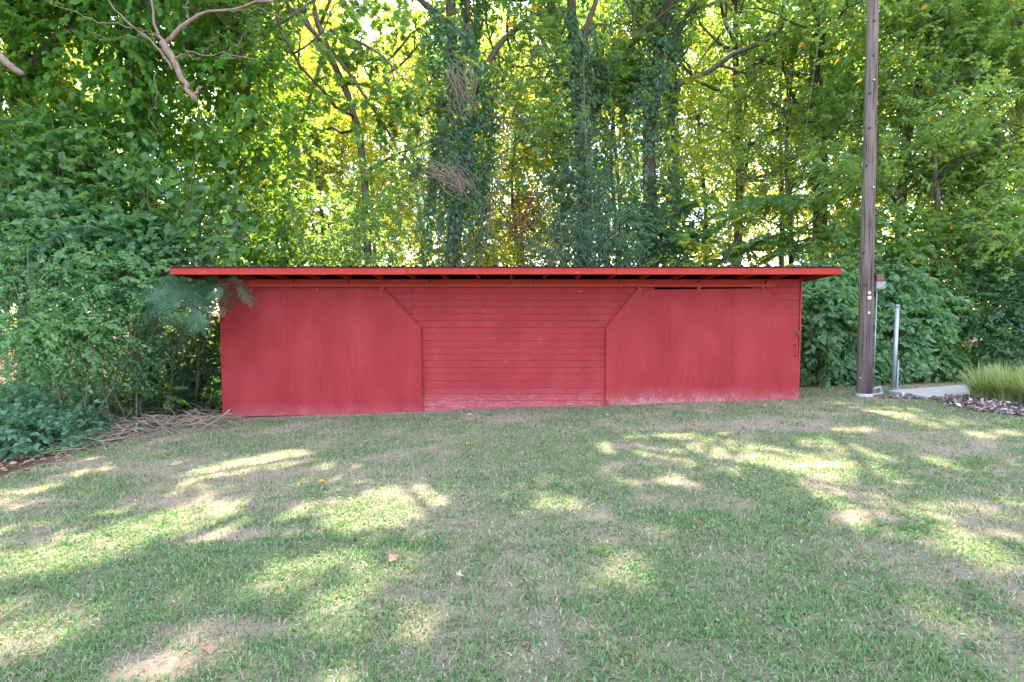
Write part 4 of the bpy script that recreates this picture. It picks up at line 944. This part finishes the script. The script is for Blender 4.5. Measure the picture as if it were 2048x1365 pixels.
# ------------------------------------------------------------------ hanging broken limb, dead twigs
def bare_limb(name, label, cat, chains, mat='bark_pink'):
    mb = MB(); rg = np.random.default_rng(3); base = chains[0][0][0]
    root = thing(name, label, cat, base)
    for k, (pts, a, b) in enumerate(chains):
        q = path(pts, 14, rg, .012 * (1 if b > .01 else 2)); m2 = MB(); m2.tube(q, np.linspace(a, b, 14) * .8 * (1 + rg.normal(0, .06, 14)), 8 if a > .04 else 5)
        m2.build('limb' if k == 0 else 'side_branch', M[mat], root, True, base)
    return root
LY = -1.6
def L3(pts, dy=0.): return [P(px, py, LY + dy * i) for i, (px, py) in enumerate(pts)]
bare_limb('broken_limb', 'broken bare pinkish limb hanging upside down among the vines at upper left', 'branch', [
    (L3([(392, 205), (368, 165), (345, 120), (325, 85)]), .05, .075), (L3([(385, 200), (396, 180), (402, 173)]), .035, .022), (L3([(372, 180), (358, 172)]), .025, .02),
    (L3([(330, 88), (370, 50), (400, 30), (460, 20), (520, 5), (600, -10)]), .045, .014), (L3([(325, 85), (310, 50), (304, -20)]), .035, .022),
    (L3([(345, 140), (325, 110), (300, 80), (265, 55), (235, 25), (205, -15)]), .03, .012), (L3([(345, 118), (370, 105), (420, 110), (510, 121)]), .02, .007), (L3([(350, 116), (380, 112), (440, 116), (515, 118)]), .012, .005),
    (L3([(320, 75), (290, 65), (262, 50)]), .02, .008), (L3([(378, 42), (372, 20), (374, -10)]), .02, .010), (L3([(265, 56), (200, 45), (160, 30), (90, 0)]), .014, .007), (L3([(405, 108), (425, 80), (436, 70)]), .01, .005), (L3([(450, 112), (470, 95), (492, 66)]), .01, .005),
    (L3([(460, 22), (520, 20), (570, 40)]), .012, .006), (L3([(300, 80), (280, 72), (215, 75), (170, 60)]), .01, .005), (L3([(312, 145), (312, 200), (300, 230), (322, 275)]), .008, .005)])
bare_limb('broken_limb', 'stub of a bare limb jutting in at the left edge', 'branch', [(L3([(-90, 60), (-10, 105), (15, 130), (45, 150)]), .10, .055)])
for lab, pts in (('tangle of dead pinkish twigs hanging in the fork of the ivy-clad tree', [(905, 140, 935, 215), (915, 130, 950, 225), (925, 150, 940, 200), (900, 150, 930, 230), (910, 165, 920, 240)]),
                 ('tangle of dead pinkish twigs drooping below the fork of the ivy-clad tree', [(840, 335, 920, 375), (850, 330, 930, 385), (860, 345, 935, 380), (880, 335, 940, 390), (845, 350, 915, 365), (900, 350, 930, 395)])):
    rg = np.random.default_rng(len(lab)); mb = MB(); b0 = P(pts[0][0], pts[0][1], 4.0)
    for (a, b, c, d) in pts:
        for _ in range(6):
            j = rg.normal(0, 12, 4); q = [P(a + j[0], b + j[1], 3.7), P((a + c) / 2 + j[2], (b + d) / 2 + j[3] - 8, 3.5), P(c + j[1], d + j[0], 3.6)]
            mb.tube(path(q, 7, rg, .02), np.linspace(.012, .005, 7), 4)
    o = mb.build('dead_twigs', M['twig']); tag(o, lab, 'twigs', None, 'stuff')

# ------------------------------------------------------------------ brush pile left of the shed
rg = np.random.default_rng(31); mb = MB()
for k in range(260):
    px = rg.uniform(120, 470); t = (px - 120) / 350; py = np.interp(px, [120, 250, 350, 470], [905, 872, 856, 846]) + rg.normal(-4, 9)
    c = G(px, min(py, 915)); a = rg.normal(.0, .8) + (math.pi if rg.random() < .5 else 0); L = rg.uniform(.2, .85)
    d = np.array([math.cos(a), math.sin(a) * .7, rg.normal(0, .28)]); z = c[2] + rg.uniform(.01, .22) * (1 - abs(t - .5))
    q = np.array([c - d * L / 2, c + rg.normal(0, .04, 3), c + d * L / 2]); q[:, 2] += z - c[2]; q[:, 2] = np.maximum(q[:, 2], ground_z(q[:, 0], q[:, 1]) + .005)
    mb.tube(path(q, 6, rg, .012), np.linspace(.009, .003, 6) * rg.uniform(.5, 1.5), 4)
tag(mb.build('brush_pile', M['twig']), 'tangled heap of dry pinkish twigs on the ground left of the shed', 'brush pile', None, 'stuff')
stk = [((300, 865), (430, 838), .018), ((170, 890), (330, 850), .016), ((235, 820), (300, 870), .014), ((340, 865), (370, 885), .018), ((110, 800), (250, 835), .016), ((260, 880), (380, 858), .014), ((330, 822), (355, 845), .014), ((200, 850), (290, 880), .013)]
slab_ = ['thick dry stick lying along the top of the brush pile', 'long dry stick at the left end of the brush pile', 'dry stick propped steeply on the brush pile', 'short thick stick at the lawn edge below the brush pile', 'long curved stick leaning out of the thicket onto the brush pile',
         'dry stick lying low along the front of the brush pile', 'short forked stick poking up behind the brush pile', 'dry stick crossing under the brush pile']
for (a, b, r_), lb in zip(stk, slab_):
    p, q = G(a[0], min(max(a[1], 850), 915)), G(b[0], min(max(b[1], 850), 915))
    p[2] += .04 + max(0, 850 - a[1]) * .011; q[2] += .07 + max(0, 850 - b[1]) * .008
    m = (p + q) / 2 + np.array([0, 0, .06]); mb = MB(); mb.tube(path([p, m, q], 9, rg, .012), np.linspace(r_, r_ * .5, 9) * .62, 6)
    mb.tube(path([m, m + (q - p) * .2 + np.array([0, .05, .16])], 4), np.linspace(r_ * .5, r_ * .2, 4), 4)
    tag(mb.build('dead_stick', M['twig'], None, True), lb, 'stick', 'dry sticks on the brush pile')

# ------------------------------------------------------------------ grass
def in_lawn(x, y):
    ok = (x > lawn_edge(y) + .05 * np.sin(y * 9)) & ((y < -.12) | (x > 5.85)) & (forest_mask(x, y) < .6)
    return ok
MUL = [G(px, py)[:2] for px, py in ((1760, 797), (1860, 800), (1935, 822), (2060, 836), (2120, 800), (1990, 792), (1930, 788))]
def in_poly(x, y, poly):
    r = np.zeros(np.shape(x), bool); n = len(poly)
    for i in range(n):
        (x0, y0), (x1, y1) = poly[i], poly[(i + 1) % n]
        c = ((y0 > y) != (y1 > y)) & (x < (x1 - x0) * (y - y0) / (y1 - y0 + 1e-12) + x0); r ^= c
    return r
SLABP = [tuple(p) for p in poly]
rg = np.random.default_rng(77)
pos = []
for za, zb, dens in ((.5, 2.15, 2600), (2.15, 3.2, 6800), (3.2, 4.4, 5400), (4.4, 6.0, 3700), (6.0, 8.0, 2500), (8.0, 10.2, 1900), (10.2, 13.2, 1200)):
    wdt = 2 * (zb * .97 + .3); N = int(dens * wdt * (zb - za)); x = rg.uniform(-wdt / 2, wdt / 2, N); y = rg.uniform(za, zb, N) + EYE[1]
    N2 = int(min(dens, 1100) * .8 * 6 * (zb - za)); x2 = wdt / 2 + 3 * rg.uniform(0, 1, N2) ** 1.5; x = np.concatenate([x, x2 * np.where(rg.random(N2) < .5, 1, -1)]); y = np.concatenate([y, rg.uniform(za, zb, N2) + EYE[1]])
    keep = in_lawn(x, y) & ~in_poly(x, y, MUL) & ~in_poly(x, y, SLABP)
    x, y = x[keep], y[keep]; gnow = lawn_green(x, y); tuft = fbm(x * 9, y * 9, 19, 2)
    k = rg.uniform(0, 1, len(x)) < (.22 + .78 * gnow) * (.55 + .75 * sstep(.35, .6, tuft)); pos.append(np.stack([x[k], y[k], gnow[k], tuft[k]], 1))
q = np.concatenate(pos); N = len(q); x, y, gg, tf_ = q.T
dist = y - EYE[1]
dry = (rg.uniform(0, 1, N) > .22 + .62 * gg).astype(float) * rg.uniform(.7, 1, N); dry = np.maximum(dry, rg.uniform(0, .35, N) * (1 - gg))
Lb = np.where(dry > .5, rg.uniform(.03, .075, N), rg.uniform(.025, .065, N) * (.75 + .8 * tf_)); broad = rg.uniform(0, 1, N) < (.10 + .22 * gg) * sstep(7.5, 4, dist)
wb = (.0014 + .0009 * rg.uniform(0, 1, N)) * np.clip(dist / 3.2, 1, 3.2) ** .85; wb = np.where(broad, wb * 2.6, wb); Lb = np.where(broad, Lb * .75, Lb)
a = rg.uniform(0, 2 * math.pi, N); lean = np.where(dry > .5, rg.uniform(.8, 1.45, N), rg.uniform(.25, 1.25, N))
Lb = Lb * .85; h = np.stack([np.cos(a), np.sin(a), 0 * a], -1); sd = np.stack([-np.sin(a), np.cos(a), 0 * a], -1)
b0 = np.stack([x, y, ground_z(x, y) + .022 * (fbm(x * 5, y * 5, 91, 3) - .5) - .002], -1)
def along(t, cu): th = lean * (t * cu); return None
m1 = b0 + Lb[:, None] * .5 * (h * np.sin(lean * .7)[:, None] + np.array([0, 0, 1.]) * np.cos(lean * .7)[:, None])
m2 = m1 + Lb[:, None] * .5 * (h * np.sin(np.minimum(lean * 1.35, 1.75))[:, None] + np.array([0, 0, 1.]) * np.cos(np.minimum(lean * 1.35, 1.75))[:, None])
m2[:, 2] = np.maximum(m2[:, 2], b0[:, 2] + .004)
V = np.stack([b0 - sd * wb[:, None], b0 + sd * wb[:, None], m1 + sd * wb[:, None] * .9, m1 - sd * wb[:, None] * .9, m2], 1)
f0 = np.arange(N)[:, None] * 5
gm = mesh_np('grass', V.reshape(-1, 3), [f0 + np.array([0, 1, 2, 3]), f0 + np.array([3, 2, 4])], M['grass'])
gm.attributes.new('dry', 'FLOAT', 'POINT').data.foreach_set('value', np.repeat(dry, 5).astype(np.float32))
tag(link('grass', gm), 'short patchy mown grass with dry straw-coloured spots', 'grass', None, 'stuff')

# clover and broad weeds in the turf
rg = np.random.default_rng(78); cl = rg.uniform([-5.2, 2.3], [5.2, 8.0], (260, 2)); cl = cl[np.abs(cl[:, 0]) < cl[:, 1] * .97]; cl[:, 1] += EYE[1]
pp = np.repeat(cl, 26, 0) + rg.normal(0, .10, (len(cl) * 26, 2)); k = in_lawn(pp[:, 0], pp[:, 1]); pp = pp[k]; N = len(pp)
b0 = np.stack([pp[:, 0], pp[:, 1], ground_z(pp[:, 0], pp[:, 1]) + rg.uniform(.012, .04, N)], -1); d = rg.normal(0, 1, (N, 3)); d[:, 2] = np.abs(d[:, 2]) * .5; n = rg.normal(0, .35, (N, 3)); n[:, 2] += 1
tag(leaves_obj('clover', 'ivy', b0, d, n, rg.uniform(.010, .026, N), M['broad'], None, False), 'clover and broad-leaved weeds scattered in the turf', 'clover', None, 'stuff')

# leaf litter and ivy along the wood's edge
rg = np.random.default_rng(41); N = 5200
x = rg.uniform(-9.5, -5.6, N); y = rg.uniform(-5.5, 1.5, N); e = lawn_edge(y); k = (x < e + .25 * rg.normal(0, 1, N)) & (x > e - 2.5); x, y = x[k], y[k]; N = len(x)
b0 = np.stack([x, y, ground_z(x, y) + rg.uniform(.005, .03, N)], -1); d = rg.normal(0, 1, (N, 3)); d[:, 2] *= .25; n = rg.normal(0, .35, (N, 3)); n[:, 2] += 1
tag(leaves_obj('leaf_litter', 'ovate', b0, d, n, rg.uniform(.03, .09, N), M['litter'], None, False), 'brown dead leaves strewn along the lawn\'s left edge', 'leaf litter', None, 'stuff')
N = 2600; x = rg.uniform(-9, -5.7, N); y = rg.uniform(-3.2, .6, N); e = lawn_edge(y); k = (x < e - .05) & (fbm(x * 1.5, y * 1.5, 13, 3) > .44); x, y = x[k], y[k]; N = len(x)
b0 = np.stack([x, y, ground_z(x, y) + rg.uniform(.02, .12, N)], -1); d = rg.normal(0, 1, (N, 3)); d[:, 2] *= .3; n = rg.normal(0, .4, (N, 3)); n[:, 2] += 1
tag(leaves_obj('ground_ivy', 'ivy', b0, d, n, rg.uniform(.04, .08, N), M['privet'], None, False), 'green ground ivy creeping between brush pile and lawn', 'ground ivy', None, 'stuff')

# mulch bed and ornamental grass on the right
rg = np.random.default_rng(51); mp2 = np.array(MUL); N = 9000
x = rg.uniform(mp2[:, 0].min(), mp2[:, 0].max(), N); y = rg.uniform(mp2[:, 1].min(), mp2[:, 1].max(), N); k = in_poly(x, y, MUL) & ~in_poly(x, y, SLABP); x, y = x[k], y[k]; N = len(x)
b0 = np.stack([x, y, ground_z(x, y) + rg.uniform(.0, .05, N)], -1); d = rg.normal(0, 1, (N, 3)); d[:, 2] *= .4; n = rg.normal(0, .5, (N, 3)); n[:, 2] += 1
tag(leaves_obj('mulch', 'diamond', b0, d, n, rg.uniform(.035, .11, N), M['mulch'], None, False), 'bed of grey-brown mulch chips and dead leaves at the right edge', 'mulch', None, 'stuff')
s = NT('tall_grass_blade'); r = s.n('ShaderNodeNewGeometry').outputs['Random Per Island']; col = s.ramp(r, (0., (.13, .20, .06)), (.7, (.27, .34, .13)), (1., (.45, .43, .27)))
b = s.n('ShaderNodeBsdfPrincipled'); s.l(col, b.inputs['Base Color']); b.inputs['Roughness'].default_value = .5; t = s.n('ShaderNodeBsdfTranslucent'); s.l(s.mix(1., col, (1.7, 1.6, 1.), 'MULTIPLY'), t.inputs[0])
xs_ = s.n('ShaderNodeMixShader'); xs_.inputs[0].default_value = .4; s.l(b.outputs[0], xs_.inputs[1]); s.l(t.outputs[0], xs_.inputs[2]); s.l(xs_.outputs[0], s.out.inputs[0])
def grass_clump(label, c, N, hgt, seed):
    rg = np.random.default_rng(seed); c = np.array(c, float); a = rg.uniform(0, 2 * math.pi, N); r0 = rg.uniform(0, .17, N); L = hgt * rg.uniform(.6, 1.15, N); ln = rg.uniform(.1, .85, N)
    h = np.stack([np.cos(a), np.sin(a), 0 * a], -1); sd = np.stack([-np.sin(a), np.cos(a), 0 * a], -1); w0 = rg.uniform(.004, .009, N)[:, None]
    b = h * r0[:, None]; up = np.array([0, 0, 1.]); rows = []; p_ = b.copy()
    for k in range(5):
        ww = w0 * (1, 1, .9, .65, .0)[k]; rows += [p_ - sd * ww, p_ + sd * ww] if k < 4 else [p_]
        th = ln * (.5 + .55 * k); p_ = p_ + (L / 4)[:, None] * (h * np.sin(th)[:, None] + up * np.cos(th)[:, None])
    V = np.stack(rows, 1); f0 = np.arange(N)[:, None] * 9
    fq = np.concatenate([f0 + np.array([2 * k, 2 * k + 1, 2 * k + 3, 2 * k + 2]) for k in range(3)])
    o = link('ornamental_grass', mesh_np('ornamental_grass', V.reshape(-1, 3), [fq, f0 + np.array([6, 7, 8])], s.m)); o.location = c.tolist()
    return tag(o, label, 'ornamental grass', 'clumps of ornamental grass in the mulch bed')
for lb, px, py, N, hg, sd_ in (('clump of arching pale green ornamental grass at the concrete slab\'s end', 1965, 800, 420, .66, 1), ('clump of ornamental grass in the middle of the mulch bed', 2012, 806, 460, .70, 2),
                               ('tall clump of ornamental grass at the right edge of the picture', 2062, 812, 460, .72, 3), ('small clump of ornamental grass behind the others in the mulch bed', 2000, 790, 360, .66, 4)):
    grass_clump(lb, G(px, py), N, hg, sd_)

# fallen leaves lying on the lawn
fl = [('lobed', 'fall_tan', 418, 1322, .075, 'large curled tan leaf on the grass at the bottom left'), ('lobed', 'fall_pale', 915, 1166, .06, 'pale curled leaf on the grass near the middle of the lawn'),
      ('ovate', 'fall_yellow', 939, 892, .07, 'small orange-yellow leaf on the lawn before the middle of the shed'), ('ovate', 'fall_yellow', 1144, 859, .07, 'yellow leaf on the lawn below the shed\'s siding'),
      ('ovate', 'fall_yellow', 636, 968, .07, 'yellow leaf on the grass below the left door'), ('lobed', 'fall_tan', 1527, 817, .08, 'tan leaf lying before the right door'),
      ('ovate', 'fall_pale', 1211, 833, .07, 'pale leaf on the grass at the foot of the right door\'s left edge'), ('ovate', 'fall_tan', 770, 867, .07, 'brown leaf on the grass below the left door\'s right edge'),
      ('ovate', 'fall_pale', 936, 834, .08, 'pale leaf at the foot of the shed\'s siding'), ('ovate', 'fall_tan', 1385, 1052, .09, 'brown leaf on the lawn right of the middle'), ('lobed', 'fall_tan', 775, 1131, .09, 'brown leaf in the grass left of the middle')]
rg = np.random.default_rng(61)
for kind, mat, px, py, sz, lb in fl:
    tv, tf = LEAF[kind]; V = tv * sz; V[:, 2] += .9 * np.abs(V[:, 1]) + .02; p = G(px, py)
    o = link('fallen_leaf', mesh_np('fallen_leaf', V, [tf], M[mat])); so = o.modifiers.new('thickness', 'SOLIDIFY'); so.thickness = .001
    o.location = p.tolist(); o.location.z += .012; o.rotation_euler = (rg.normal(.3, .25), rg.normal(0, .25), rg.uniform(0, 6.28)); tag(o, lb, 'leaf', 'fallen leaves on the lawn')
